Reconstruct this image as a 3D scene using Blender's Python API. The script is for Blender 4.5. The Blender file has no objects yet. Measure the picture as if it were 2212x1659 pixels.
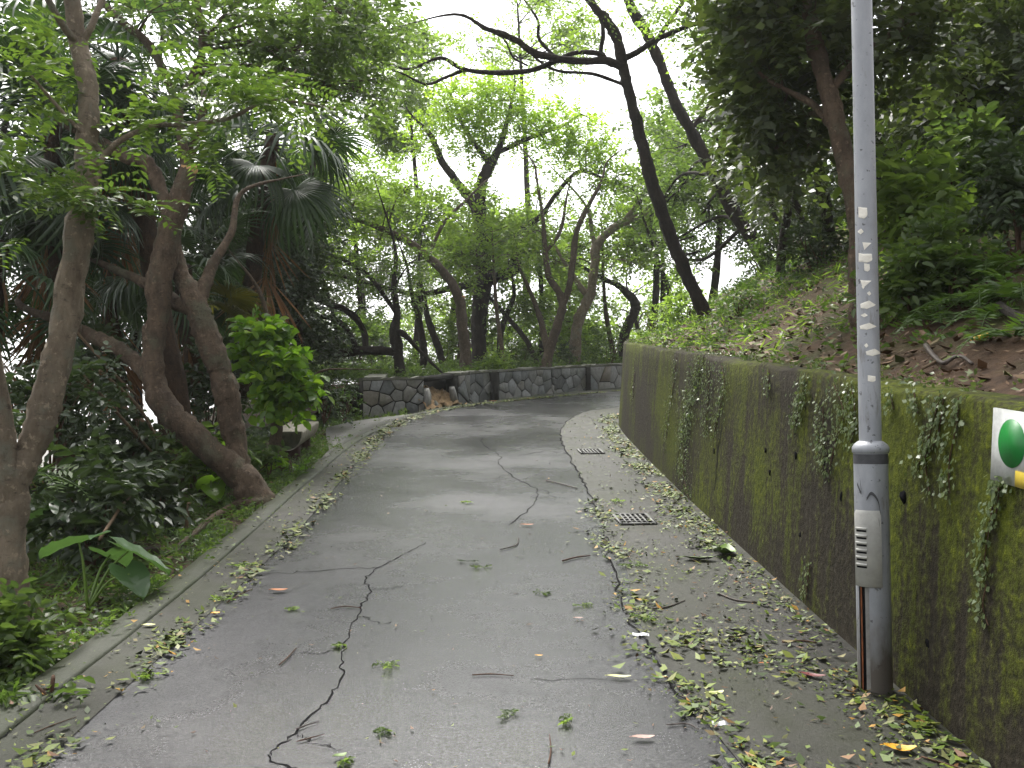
import bpy, math, random
import numpy as np
from mathutils import Vector, Matrix
R = math.radians
SC = bpy.context.scene
COL = SC.collection
rng = np.random.default_rng(7)
random.seed(7)

# ------------------------------------------------------------------ camera, sky, sun, exposure
PITCH = R(2.5); F = 2151.0; CX, CY = 1106.0, 829.5      # photo measured on a 2212 x 1659 grid
EYE = np.array([0.0, 0.0, 1.6])
cam = bpy.data.cameras.new('camera'); cam.lens = 36.0*F/2212; cam.sensor_width = 36; cam.clip_end = 3000; cam.clip_start = 0.05
camo = bpy.data.objects.new('camera', cam); COL.objects.link(camo)
camo.location = EYE; camo.rotation_euler = (R(90)+PITCH, 0, 0); SC.camera = camo

SUN_EL, SUN_AZ = R(58), R(-20)      # azimuth measured from +Y towards +X
w = bpy.data.worlds.new('World'); SC.world = w; w.use_nodes = True
nt = w.node_tree; bg = nt.nodes['Background']
sky = nt.nodes.new('ShaderNodeTexSky'); sky.sky_type = 'NISHITA'; sky.sun_disc = False
sky.sun_elevation = SUN_EL; sky.sun_rotation = SUN_AZ; sky.air_density = 1.0; sky.dust_density = 4.0; sky.ozone_density = 1.0
hs = nt.nodes.new('ShaderNodeHueSaturation'); hs.inputs['Saturation'].default_value = 0.12; hs.inputs['Value'].default_value = 1.0
nt.links.new(sky.outputs[0], hs.inputs['Color']); nt.links.new(hs.outputs[0], bg.inputs[0]); bg.inputs[1].default_value = 0.10
sun = bpy.data.lights.new('sun', 'SUN'); sun.energy = 1.5; sun.angle = R(25); sun.color = (1, 0.96, 0.9)
suno = bpy.data.objects.new('sun', sun); COL.objects.link(suno)
sd_ = Vector((math.sin(SUN_AZ)*math.cos(SUN_EL), math.cos(SUN_AZ)*math.cos(SUN_EL), math.sin(SUN_EL)))
suno.rotation_euler = sd_.to_track_quat('Z', 'Y').to_euler(); suno.location = (0, 10, 30)
SC.view_settings.view_transform = 'Standard'; SC.view_settings.look = 'None'; SC.view_settings.exposure = 2.15; SC.view_settings.gamma = 1
SC.cycles.use_denoising = True; SC.cycles.max_bounces = 8; SC.cycles.diffuse_bounces = 4; SC.cycles.transmission_bounces = 4; SC.cycles.glossy_bounces = 2
SC.cycles.caustics_reflective = False; SC.cycles.caustics_refractive = False; SC.cycles.sample_clamp_indirect = 6

# ------------------------------------------------------------------ mapping of photo points to the place
cp, sp = math.cos(PITCH), math.sin(PITCH)
def ray(x, y):
    u = (x-CX)/F; v = (CY-y)/F
    return np.array([u, cp-sp*v, sp+cp*v])
def at(x, y, Y):
    d = ray(x, y); return EYE + d*(Y/d[1])
_d = ray(1106, 700); S = _d[2]/_d[1]          # road gradient
def road_z(Y):
    Y = np.asarray(Y, float)
    return np.where(Y < 27, S*Y, S*27 + (1-np.exp(-(np.maximum(Y, 27)-27)/12.0))*12*S)
def gp(x, y, h=0.0):
    d = ray(x, y); t = (1.6-h)/(S*d[1]-d[2]); return EYE + d*t
def px2(pts): return np.array([gp(*p)[:2] for p in pts])

KERB_IN = np.vstack([[-1.98, -6], [-1.97, 1.5], px2([(0,1601),(165,1466),(280,1376),(445,1241),(580,1121),(690,1022),(800,940),(935,889),(1117,862),(1335,839)]), [[6,28.3],[12,30.5],[30,32]]])
ASPH_L = np.vstack([[-1.72, -6], [-1.71, 1.5], [-1.70, 3.6], px2([(290,1470),(470,1310),(640,1150),(735,1040),(780,990),(830,935),(905,900),(1010,878),(1150,862),(1340,845)]), [[6,27.2],[12,29.4],[30,31]]])
WALL = np.array([[1.95,-6],[1.80,1.5],[1.72,3.62],[1.665,5.43],[1.61,8.85],[1.60,12.0],[1.66,15.4],[1.95,17.2],[2.7,19.3],[4.0,21.2],[6.5,23.2],[10,25],[15,26.2],[40,27.5]])
PAVE = np.vstack([[1.0,-6],[0.92,2.0], px2([(1590,1640),(1506,1541),(1431,1441),(1376,1331),(1346,1207),(1311,1171),(1286,1091),(1255,1031),(1220,968),(1212,929),(1236,902),(1274,887),(1337,879)]), [[3.4,21.8],[6.0,24.2],[10,26],[15,27.2],[40,28.5]]])

def crom(P, n):
    """Catmull-Rom through P (k,d) with n steps per span."""
    P = np.asarray(P, float)
    if len(P) < 3: 
        t = np.linspace(0, 1, n+1)[:, None]; return P[0]*(1-t)+P[-1]*t
    Q = np.vstack([2*P[0]-P[1], P, 2*P[-1]-P[-2]]); out = []
    t = np.linspace(0, 1, n, endpoint=False)[:, None]
    for i in range(1, len(Q)-2):
        a, b, c, d = Q[i-1], Q[i], Q[i+1], Q[i+2]
        out.append(.5*((2*b)+(-a+c)*t+(2*a-5*b+4*c-d)*t**2+(-a+3*b-3*c+d)*t**3))
    out.append(P[-1:]); return np.vstack(out)
def resample(P, n):
    P = np.asarray(P, float); s = np.r_[0, np.cumsum(np.linalg.norm(np.diff(P, axis=0), axis=1))]
    q = np.linspace(0, s[-1], n); return np.stack([np.interp(q, s, P[:, k]) for k in range(P.shape[1])], 1)
def normals2(P):
    t = np.gradient(P, axis=0); t /= np.linalg.norm(t, axis=1)[:, None]+1e-9; return np.stack([t[:, 1], -t[:, 0]], 1)   # right-hand side
def signed(XY, P):
    """distance to polyline P, positive on its left-hand side"""
    XY = np.atleast_2d(XY); best = np.full(len(XY), 1e9); sg = np.ones(len(XY))
    for a, b in zip(P[:-1], P[1:]):
        ab = b-a; t = np.clip(((XY-a)@ab)/(ab@ab), 0, 1); q = a+t[:, None]*ab; d = XY-q; dd = np.hypot(d[:, 0], d[:, 1])
        s = np.where(ab[0]*d[:, 1]-ab[1]*d[:, 0] >= 0, 1, -1); m = dd < best-1e-9; best[m] = dd[m]; sg[m] = s[m]
    return best*sg
KI = crom(KERB_IN, 4); AL = crom(ASPH_L, 4); WL = crom(WALL, 6); PV = crom(PAVE, 4)
def wx(Y): return np.interp(Y, WL[:, 1], WL[:, 0])
def wob(X, Y, a=1.0): return a*(np.sin(X*1.7+1.3)*np.cos(Y*1.3)+.5*np.sin(X*4.1+Y*3.3)+.3*np.cos(X*7.7-Y*6.1))
def ground_z(X, Y):
    X = np.atleast_1d(np.asarray(X, float)); Y = np.atleast_1d(np.asarray(Y, float))
    d = signed(np.stack([X, Y], 1), KI) - .16
    e = np.maximum(d, 0)
    fall = .10*np.minimum(e, 1.5)+.30*np.clip(e-1.5, 0, 6)+.5*np.clip(e-7.5, 0, 30)
    base = road_z(Y)
    zz = base-.035-fall*1.0+np.where(d > .1, wob(X, Y, .035)*np.minimum(e, 1), 0)
    far = np.hypot(X, Y-15)
    return np.where(far > 60, np.maximum(zz, -12)*0+np.minimum(zz, -6-np.minimum((far-60)*.05, 8)), zz)
WALL_H = 1.30
def bank_z(X, Y):
    X = np.atleast_1d(np.asarray(X, float)); Y = np.atleast_1d(np.asarray(Y, float))
    d = np.maximum(-signed(np.stack([X, Y], 1), WL)-.2, 0)
    up = .45*np.minimum(d, .8)+.62*np.clip(d-.8, 0, 3.2)+.12*np.clip(d-4, 0, 10)
    return road_z(np.minimum(Y, 27))+WALL_H-.03+up+wob(X, Y, .03)*np.minimum(d*1.5, 1)
def surf(X, Y):
    X = np.atleast_1d(np.asarray(X, float)); Y = np.atleast_1d(np.asarray(Y, float))
    inb = X > wx(Y)+.15
    return np.where(inb & (Y < 27), bank_z(X, Y), ground_z(X, Y))
def hit(x, y):
    d = ray(x, y); t = np.geomspace(2.0, 60, 500); P = EYE+d*t[:, None]; z = surf(P[:, 0], P[:, 1]); i = np.argmax(P[:, 2] < z)
    if P[i, 2] >= z[i]: i = len(t)-1
    return np.array([P[i, 0], P[i, 1], z[i]])
def wall_face(Y, h):
    """point on the retaining wall's face; it leans back a little"""
    return np.array([float(wx(Y))+.085*h/WALL_H, Y, float(road_z(Y))+h])
def on_wall(x, y):
    d = ray(x, y); t = np.linspace(2, 24, 2500); P = EYE+d*t[:, None]
    h = P[:, 2]-road_z(P[:, 1]); i = int(np.argmax(P[:, 0] > wx(P[:, 1])+.085*h/WALL_H)); return P[i], h[i]

# ------------------------------------------------------------------ helpers
class MB:
    def __init__(s): s.v = []; s.q = []; s.n = 0; s.ng = []
    def quads(s, V, Q):
        s.v.append(np.asarray(V, float).reshape(-1, 3)); s.q.append(np.asarray(Q, int).reshape(-1, 4)+s.n); s.n += len(s.v[-1])
    def ngons(s, V, Fs):
        s.v.append(np.asarray(V, float).reshape(-1, 3)); s.ng += [[i+s.n for i in f] for f in Fs]; s.n += len(s.v[-1])
    def box(s, a, b, M=None):
        a = np.array(a, float); b = np.array(b, float)
        V = np.array([[x, y, z] for x in (a[0], b[0]) for y in (a[1], b[1]) for z in (a[2], b[2])])
        if M is not None: V = V@np.array(M.to_3x3()).T+np.array(M.translation)
        s.ngons(V, [[0,1,3,2],[4,6,7,5],[0,4,5,1],[2,3,7,6],[0,2,6,4],[1,5,7,3]])
    def tube(s, P, Rr, sides=9, sub=5, rough=.05, cap=True):
        P = np.asarray(P, float); Rr = np.asarray(Rr, float)
        Q = crom(np.hstack([P, Rr[:, None]]), sub); P = Q[:, :3]; Rr = np.maximum(Q[:, 3], .0015); n = len(P)
        T = np.gradient(P, axis=0); T /= np.linalg.norm(T, axis=1)[:, None]+1e-9
        a = np.array([1.0, 0, 0]) if abs(T[0, 0]) < .8 else np.array([0, 1.0, 0]); U = np.cross(T[0], a); U /= np.linalg.norm(U); Us = []
        for t in T:
            U = U-t*(U@t); U /= np.linalg.norm(U)+1e-9; Us.append(U)
        Us = np.array(Us); W = np.cross(T, Us); th = np.linspace(0, 2*np.pi, sides, endpoint=False)
        rr = Rr[:, None]*(1+rough*rng.standard_normal((n, sides)))
        V = P[:, None]+rr[..., None]*(np.cos(th)[None, :, None]*Us[:, None]+np.sin(th)[None, :, None]*W[:, None])
        i = np.arange(n-1)[:, None]*sides; j = np.arange(sides)[None]; k = (j+1) % sides
        q = np.stack([i+j, i+k, i+sides+k, i+sides+j], -1).reshape(-1, 4); m = s.n; s.quads(V, q)
        if cap: s.ng.append([m+(n-1)*sides+x for x in range(sides)]); s.ng.append([m+x for x in range(sides)][::-1])
    def build(s, name, mat, parent=None, origin=None, smooth=False):
        V = np.vstack(s.v).astype(np.float32)
        o0 = np.array(origin if origin is not None else (0, 0, 0), np.float32); V = V-o0
        Q = np.vstack(s.q) if s.q else np.zeros((0, 4), int)
        loops = np.concatenate([Q.ravel()]+[np.array(f) for f in s.ng]) if s.ng else Q.ravel()
        tot = np.r_[np.full(len(Q), 4), [len(f) for f in s.ng]].astype(int); st = np.r_[0, np.cumsum(tot)[:-1]]
        me = bpy.data.meshes.new(name); me.vertices.add(len(V)); me.vertices.foreach_set('co', V.ravel())
        me.loops.add(len(loops)); me.loops.foreach_set('vertex_index', loops.astype(np.int32))
        me.polygons.add(len(tot)); me.polygons.foreach_set('loop_start', st.astype(np.int32))
        if smooth: me.polygons.foreach_set('use_smooth', np.ones(len(tot), bool))
        me.update(calc_edges=True); me.materials.append(mat)
        o = bpy.data.objects.new(name, me); COL.objects.link(o)
        if parent is not None: o.parent = parent
        elif origin is not None: o.location = o0
        return o
def tag(o, label, cat, group=None):
    o['label'] = label; o['category'] = cat
    if group: o['group'] = group
    return o
def thing(name, label, cat, loc, group=None):
    o = bpy.data.objects.new(name, None); COL.objects.link(o); o.location = loc; o.empty_display_size = .1
    return tag(o, label, cat, group)
def struct(o, kind='structure'): o['kind'] = kind; return o
def sheet(name, A, B, dz, mat, n=160, m=1):
    """ribbon between two ground lines, lying dz above the road plane"""
    A = resample(A, n); B = resample(B, n); mb = MB(); t = np.linspace(0, 1, m+1)
    G = A[:, None]*(1-t[None, :, None])+B[:, None]*t[None, :, None]
    Z = road_z(G[..., 1])+dz; V = np.concatenate([G, Z[..., None]], -1).reshape(-1, 3)
    i = np.arange(n-1)[:, None]*(m+1); j = np.arange(m)[None]
    q = np.stack([i+j, i+j+1, i+m+1+j+1, i+m+1+j], -1).reshape(-1, 4); mb.quads(V, q)
    return struct(mb.build(name, mat))
def grid_mesh(name, X, Y, Z, mat):
    mb = MB(); n, m = X.shape; V = np.stack([X, Y, Z], -1).reshape(-1, 3)
    i = np.arange(n-1)[:, None]*m; j = np.arange(m-1)[None]
    mb.quads(V, np.stack([i+j, i+j+1, i+m+j+1, i+m+j], -1)); return mb.build(name, mat, smooth=True)

# ------------------------------------------------------------------ materials
class NT:
    def __init__(s, name):
        s.m = bpy.data.materials.new(name); s.m.use_nodes = True; s.t = s.m.node_tree; s.b = s.t.nodes['Principled BSDF']; s.out = s.t.nodes['Material Output']
    def n(s, typ, **kw):
        o = s.t.nodes.new('ShaderNode'+typ)
        for k, v in kw.items():
            if k in o.inputs: o.inputs[k].default_value = v
            else: setattr(o, k, v)
        return o
    def l(s, a, b): s.t.links.new(a, b)
    def coord(s, scale=(1, 1, 1)):
        c = s.n('TexCoord'); mp = s.n('Mapping'); mp.inputs['Scale'].default_value = scale; s.l(c.outputs['Object'], mp.inputs[0]); return mp.outputs[0]
    def noise(s, co, scale, detail=4, rough=.6):
        o = s.n('TexNoise'); o.inputs['Scale'].default_value = scale; o.inputs['Detail'].default_value = detail; o.inputs['Roughness'].default_value = rough
        s.l(co, o.inputs['Vector']); return o.outputs['Fac']
    def ramp(s, fac, stops):
        o = s.n('ValToRGB'); e = o.color_ramp.elements
        while len(e) < len(stops): e.new(.5)
        for x, (p, c) in zip(e, stops): x.position = p; x.color = (*c, 1) if len(c) == 3 else c
        s.l(fac, o.inputs[0]); return o.outputs[0]
    def mix(s, fac, a, b, mode='MIX'):
        o = s.n('MixRGB', blend_type=mode)
        for sock, v in ((0, fac), (1, a), (2, b)):
            if hasattr(v, 'node'): s.l(v, o.inputs[sock])
            else: o.inputs[sock].default_value = v if sock == 0 else (*v, 1)
        return o.outputs[0]
    def math(s, op, a, b=None, c=None):
        o = s.n('Math', operation=op)
        for i, v in enumerate((a, b, c)):
            if v is None: continue
            if hasattr(v, 'node'): s.l(v, o.inputs[i])
            else: o.inputs[i].default_value = v
        return o.outputs[0]
    def bump(s, h, strength=.5, dist=.02):
        o = s.n('Bump'); o.inputs['Strength'].default_value = strength; o.inputs['Distance'].default_value = dist; s.l(h, o.inputs['Height']); s.l(o.outputs[0], s.b.inputs['Normal']); return o
    def set(s, col=None, rough=None, spec=None, metal=None):
        for k, v in (('Base Color', col), ('Roughness', rough), ('Specular IOR Level', spec), ('Metallic', metal)):
            if v is None: continue
            if hasattr(v, 'node'): s.l(v, s.b.inputs[k])
            else: s.b.inputs[k].default_value = (*v, 1) if k == 'Base Color' else v
        return s.m
def g(v): return (v, v, v)

def leaf_mat(name, cols, trans=.35, rough=.42, tint=(1.0, 1.08, .55), tscale=1.5, spec=.5):
    k = NT(name); geo = k.n('NewGeometry'); r = geo.outputs['Random Per Island']
    c = k.ramp(r, [(i/(len(cols)-1), x) for i, x in enumerate(cols)])
    co = k.coord(); nz = k.noise(co, .8, 2); c = k.mix(k.math('MULTIPLY', nz, .6), c, cols[len(cols)//2])
    k.set(c, rough, spec); tr = k.n('BsdfTranslucent'); tc = k.mix(1.0, c, tuple(x*tscale for x in tint), 'MULTIPLY'); k.l(tc, tr.inputs[0])
    mx = k.n('MixShader'); mx.inputs[0].default_value = trans; k.l(k.b.outputs[0], mx.inputs[1]); k.l(tr.outputs[0], mx.inputs[2]); k.l(mx.outputs[0], k.out.inputs[0])
    return k.m
def bark_mat(name, a, b, moss=None, sc=1.0):
    k = NT(name); co = k.coord((1, 1, .45)); n1 = k.noise(co, 14*sc, 6, .7); n2 = k.noise(k.coord(), 2.5, 3)
    c = k.ramp(n1, [(.3, a), (.7, b)]); c = k.mix(k.ramp(n2, [(.4, g(0)), (.7, g(.6))]), c, tuple(x*.55 for x in a))
    if moss: c = k.mix(k.ramp(k.noise(k.coord(), 5, 5), [(.52, g(0)), (.68, g(.8))]), c, moss)
    c = k.mix(k.ramp(k.noise(k.coord(), 22*sc, 4, .7), [(.58, g(0)), (.66, g(.5))]), c, tuple(min(.5, x*1.6) for x in b)); c = k.mix(k.ramp(k.noise(k.coord((1, 1, 2.5)), 16*sc, 4, .7), [(.33, g(.6)), (.42, g(0))]), c, tuple(x*.4 for x in a))
    k.bump(k.noise(co, 30*sc, 6, .75), 1.0, .03); return k.set(c, .85, .25)

def mat_asphalt():
    k = NT('asphalt'); co = k.coord(); n1 = k.noise(co, .7, 5, .6); n2 = k.noise(co, 85, 4, .85); n3 = k.noise(co, 7, 7, .75); st = k.noise(k.coord((.9, 3.2, 1)), 1.1, 5, .65)
    c = k.ramp(n1, [(.3, (.011, .011, .013)), (.7, (.027, .027, .032))]); c = k.mix(.5, c, k.ramp(n3, [(.32, (.009, .009, .011)), (.68, (.040, .040, .046))]))
    c = k.mix(k.ramp(n2, [(.60, g(0)), (.70, g(.75))]), c, (.12, .118, .115)); c = k.mix(k.ramp(n2, [(.32, g(.9)), (.44, g(0))]), c, (.008, .008, .009))
    c = k.mix(k.ramp(st, [(.42, g(0)), (.62, g(.45))]), c, (.025, .025, .028))
    wet = k.noise(co, .55, 5, .6); r = k.math('ADD', k.ramp(wet, [(.36, g(.13)), (.50, g(.20)), (.64, g(.36))]), k.math('MULTIPLY', n2, .14)); k.bump(k.math('ADD', n2, k.math('MULTIPLY', n3, .8)), .35, .006)
    c = k.mix(k.ramp(wet, [(.40, g(.45)), (.52, g(0))]), c, (.014, .014, .015)); sp2 = k.math('MULTIPLY', k.ramp(wet, [(.40, g(.55)), (.62, g(.28))]), k.ramp(n2, [(.36, g(.25)), (.62, g(1.0))])); return k.set(c, r, k.math('MULTIPLY', sp2, 1.5))
def mat_concrete(name, a, b, moss=(.06, .07, .02), mossy=.5, rough=(.4, .65)):
    k = NT(name); co = k.coord(); n1 = k.noise(co, 2.2, 6, .65); n2 = k.noise(co, 70, 4, .85); n3 = k.noise(co, 1.6, 5, .65)
    c = k.ramp(n1, [(.3, a), (.7, b)]); c = k.mix(.6, c, k.ramp(n2, [(.32, tuple(x*.35 for x in a)), (.68, tuple(min(1, x*1.7) for x in b))]))
    c = k.mix(k.ramp(n3, [(.5-.2*mossy, g(0)), (.75, g(.85))]), c, moss); k.bump(k.math('ADD', k.math('MULTIPLY', n1, .6), k.math('MULTIPLY', n2, .4)), .5, .012)
    return k.set(c, k.ramp(n1, [(.3, g(rough[0])), (.7, g(rough[1]))]), .2)
def mat_wall():
    k = NT('mossy concrete'); co = k.coord(); v = k.coord((3.5, 3.5, .35)); nv = k.noise(v, 2.6, 6, .65); nf = k.noise(co, 26, 5, .75); nl = k.noise(co, .75, 4, .55); nh = k.noise(k.coord((1, 1, 5)), 3.2, 4, .6)
    c = k.ramp(nf, [(.25, (.009, .0075, .0055)), (.55, (.031, .026, .018)), (.8, (.078, .068, .050))])
    mk = k.math('ADD', k.math('MULTIPLY', nl, 1.0), k.math('ADD', k.math('MULTIPLY', nv, .7), k.math('MULTIPLY', nf, .45)))
    moss = k.ramp(nf, [(.28, (.015, .021, .003)), (.6, (.078, .094, .007)), (.8, (.19, .21, .012))])
    c = k.mix(k.ramp(k.math('MULTIPLY', mk, .5), [(.515, g(0)), (.62, g(.95))]), c, moss)
    c = k.mix(k.ramp(nv, [(.62, g(0)), (.78, g(.75))]), c, (.022, .019, .014)); c = k.mix(k.ramp(nh, [(.66, g(0)), (.74, g(.5))]), c, (.02, .018, .012))
    k.bump(k.math('ADD', nf, k.math('MULTIPLY', nv, .8)), .8, .02); return k.set(c, .9, .12)
def mat_soil(name, a, b, green=None, gm=.5):
    k = NT(name); co = k.coord(); n1 = k.noise(co, 9, 7, .75); n2 = k.noise(co, 1.2, 4, .6)
    c = k.ramp(n1, [(.3, a), (.7, b)])
    if green: c = k.mix(k.ramp(n2, [(.45, g(0)), (.62, g(gm))]), c, green)
    k.bump(n1, .9, .05); return k.set(c, .9, .2)
def plain(name, col, rough=.6, spec=.4, var=.25, sc=18, metal=0.0, bump=.2):
    k = NT(name); n1 = k.noise(k.coord(), sc, 5, .7); c = k.ramp(n1, [(.3, tuple(x*(1-var) for x in col)), (.7, tuple(min(1, x*(1+var)) for x in col))]); k.bump(n1, bump, .008); return k.set(c, rough, spec, metal)
def mat_galv():
    k = NT('galvanised paint'); co = k.coord(); n = k.noise(k.coord((1, 1, .4)), 9, 5, .65); sp_ = k.noise(co, 34, 3, .6); lo = k.n('TexCoord').outputs['Object']
    sx = k.n('SeparateXYZ'); k.l(lo, sx.inputs[0])
    c = k.ramp(n, [(.3, (.23, .24, .26)), (.7, (.36, .37, .395))]); c = k.mix(k.ramp(sp_, [(.64, g(0)), (.69, g(.85))]), c, (.07, .07, .075)); c = k.mix(k.ramp(k.noise(k.coord((1, 1, .25)), 16, 5, .7), [(.58, g(0)), (.68, g(.55))]), c, (.13, .115, .095))
    # grime and bare worn primer towards the foot and under the collar: stains with outlines of their own
    low = k.math('ADD', k.math('MULTIPLY', sx.outputs[2], -1.15), k.math('MULTIPLY', n, 1.05)); c = k.mix(k.ramp(low, [(-.2+.2, g(0)), (.42, g(.9))]), c, (.062, .047, .034))
    return k.set(c, k.ramp(n, [(.3, g(.38)), (.7, g(.55))]), .5, .15)
def mat_stone():
    k = NT('rubble stone'); r = k.n('NewGeometry').outputs['Random Per Island']; n = k.noise(k.coord(), 14, 5, .7)
    c = k.ramp(r, [(0, (.10, .105, .10)), (.3, (.17, .18, .18)), (.55, (.23, .22, .195)), (.75, (.32, .335, .34)), (.9, (.16, .13, .09)), (1, (.27, .28, .265))])
    c = k.mix(.55, c, k.ramp(n, [(.3, g(.25)), (.7, g(1.0))]), 'MULTIPLY'); c = k.mix(k.ramp(k.noise(k.coord(), 2.2, 4), [(.52, g(0)), (.7, g(.5))]), c, (.055, .065, .02))
    k.bump(n, .6, .02); return k.set(c, .6, .4)
def mat_litter(name, cols, rough=.55):
    k = NT(name); r = k.n('NewGeometry').outputs['Random Per Island']; c = k.ramp(r, cols); k.t.nodes; return k.set(c, rough, .3)

M = {}
M['asphalt'] = mat_asphalt()
M['gutter'] = mat_concrete('worn gutter concrete', (.020, .019, .017), (.044, .042, .037), (.024, .030, .008), .9, (.5, .75))
M['pave'] = mat_concrete('damp paving concrete', (.018, .0175, .016), (.044, .042, .038), (.022, .026, .010), .7, (.38, .66))
M['kerb'] = mat_concrete('mossy kerb concrete', (.017, .018, .014), (.046, .046, .037), (.022, .032, .005), 1.4)
M['pad'] = mat_concrete('pale concrete', (.06, .058, .053), (.11, .107, .10), (.08, .085, .05), .3)
M['wall'] = mat_wall(); M['coping'] = mat_concrete('coping concrete', (.05, .045, .035), (.10, .092, .078), (.06, .075, .015), .8, (.6, .8))
M['soil'] = mat_soil('forest soil', (.022, .015, .009), (.075, .048, .028), (.035, .045, .012), .6)
M['bank'] = mat_soil('bank soil', (.026, .015, .009), (.10, .06, .034), (.034, .046, .009), .65)
M['crack'] = plain('crack filler', (.010, .010, .010), .9, .05)
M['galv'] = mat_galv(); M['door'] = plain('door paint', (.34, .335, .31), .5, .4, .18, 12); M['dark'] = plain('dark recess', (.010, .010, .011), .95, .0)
M['rust'] = plain('rust', (.13, .045, .018), .85, .2, .5, 20); M['paper'] = plain('torn paper', (.80, .76, .68), .8, .2, .15, 30); M['tarnish'] = plain('tarnished steel', (.16, .155, .145), .6, .4, .4, 14); M['grime'] = plain('tar grime', (.06, .06, .065), .7, .3, .3)
M['white'] = plain('white enamel', (.42, .43, .42), .45, .4, .28, 14); M['green'] = plain('green enamel', (.004, .17, .024), .4, .5, .15, 8); M['yellow'] = plain('yellow enamel', (.40, .30, .035), .4, .5, .15, 8)
M['stone'] = mat_stone(); M['mortar'] = plain('mortar', (.022, .021, .018), .85, .2, .5, 12); M['cap'] = mat_concrete('wall cap', (.10, .10, .085), (.19, .185, .165), (.06, .07, .025), .7, (.6, .8)); M['rubble'] = plain('sandy fill', (.25, .17, .095), .95, .15, .5, 9, 0, .9)
M['bench'] = plain('bench concrete', (.36, .33, .27), .8, .3, .3, 10); M['bench_end'] = plain('bench end', (.085, .085, .055), .85, .2, .5, 14); M['bench_leg'] = plain('bench leg', (.06, .036, .03), .9, .2, .5)
M['iron'] = plain('cast iron', (.11, .11, .105), .55, .4, .4, 20, .3)
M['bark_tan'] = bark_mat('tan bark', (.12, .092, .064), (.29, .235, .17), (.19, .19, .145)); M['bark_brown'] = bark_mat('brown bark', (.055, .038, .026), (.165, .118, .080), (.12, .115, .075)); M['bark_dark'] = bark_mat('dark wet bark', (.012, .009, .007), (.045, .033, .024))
M['bark_red'] = bark_mat('reddish bark', (.060, .044, .030), (.140, .105, .075)); M['cut'] = plain('cut wood', (.42, .25, .12), .8, .2, .3)
M['fibre'] = bark_mat('palm fibre', (.022, .013, .008), (.095, .055, .030), None, 2.0)
M['palm'] = leaf_mat('palm blade', [(.018, .040, .014), (.032, .062, .022), (.050, .088, .026)], .25, .38); M['palm_gold'] = leaf_mat('ageing palm blade', [(.06, .07, .012), (.13, .11, .02), (.05, .075, .02)], .35, .45)
M['dead'] = leaf_mat('dead palm blade', [(.085, .040, .018), (.19, .10, .045), (.27, .17, .09)], .25, .7, (1, .8, .5), 1.2, .2)
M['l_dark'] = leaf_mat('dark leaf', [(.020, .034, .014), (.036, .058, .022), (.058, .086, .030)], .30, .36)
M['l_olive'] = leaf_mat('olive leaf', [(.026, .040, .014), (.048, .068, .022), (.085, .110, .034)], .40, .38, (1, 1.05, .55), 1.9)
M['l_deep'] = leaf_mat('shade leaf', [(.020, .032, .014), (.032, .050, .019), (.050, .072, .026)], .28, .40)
M['l_mid'] = leaf_mat('mid leaf', [(.038, .064, .020), (.066, .105, .028), (.105, .150, .038)], .52, .40, (1, 1.05, .6), 1.8)
M['l_light'] = leaf_mat('light leaf', [(.058, .094, .024), (.100, .150, .032), (.150, .205, .045)], .60, .42, (1, 1.05, .58), 2.3)
M['l_lime'] = leaf_mat('lime leaf', [(.095, .150, .018), (.140, .205, .024), (.185, .245, .032)], .62, .5, (1, 1.08, .5), 2.4)
M['l_bright'] = leaf_mat('fresh leaf', [(.045, .100, .014), (.085, .170, .018), (.12, .215, .022), (.15, .25, .026), (.23, .32, .036)], .48, .36, (1, 1.08, .55), 2.0)
M['l_pinnate'] = leaf_mat('pinnate leaflet', [(.040, .072, .018), (.066, .108, .024), (.125, .180, .034)], .40, .38)
M['l_grey'] = leaf_mat('greyish leaf', [(.045, .060, .034), (.066, .086, .044), (.080, .078, .042)], .30, .45)
M['l_fern'] = leaf_mat('fern', [(.038, .074, .016), (.066, .118, .024), (.095, .150, .030)], .40, .45)
M['l_taro'] = leaf_mat('taro leaf', [(.040, .085, .034), (.065, .120, .045)], .30, .30)
M['l_ivy'] = leaf_mat('creeper leaf', [(.050, .078, .026), (.090, .125, .044), (.160, .200, .080)], .25, .35)
M['litter'] = mat_litter('fallen leaves', [(0, (.022, .040, .006)), (.3, (.060, .100, .008)), (.55, (.115, .155, .012)), (.72, (.16, .18, .030)), (.82, (.035, .035, .012)), (.90, (.20, .21, .085)), (.95, (.11, .045, .014)), (1, (.36, .20, .025))])
M['litter_brown'] = mat_litter('brown litter', [(0, (.055, .028, .014)), (.35, (.115, .060, .030)), (.6, (.165, .10, .055)), (.8, (.06, .075, .015)), (1, (.12, .155, .025))], .6)
M['twig'] = plain('dead twig', (.075, .042, .026), .8, .2, .4, 40); M['twig_dark'] = plain('wet twig', (.045, .032, .024), .6, .4, .4, 40); M['stem_dead'] = plain('dry stem', (.11, .075, .045), .8, .2, .4, 25)
M['l_yellow'] = plain('yellow leaf', (.56, .29, .025), .5, .4, .25, 30); M['l_pale'] = plain('pale leaf', (.50, .50, .22), .5, .4, .2, 30); M['l_red'] = plain('red leaf', (.13, .022, .020), .5, .4, .3, 30); M['l_pink'] = plain('pinkish leaf', (.36, .23, .19), .5, .4, .25, 30); M['l_orange'] = plain('orange leaf', (.36, .115, .02), .55, .4, .3, 30); M['l_green'] = plain('green fallen leaf', (.10, .17, .02), .45, .5, .3, 30)
M['litterwhite'] = plain('white paper', (.80, .80, .82), .6, .3, .05)

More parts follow.
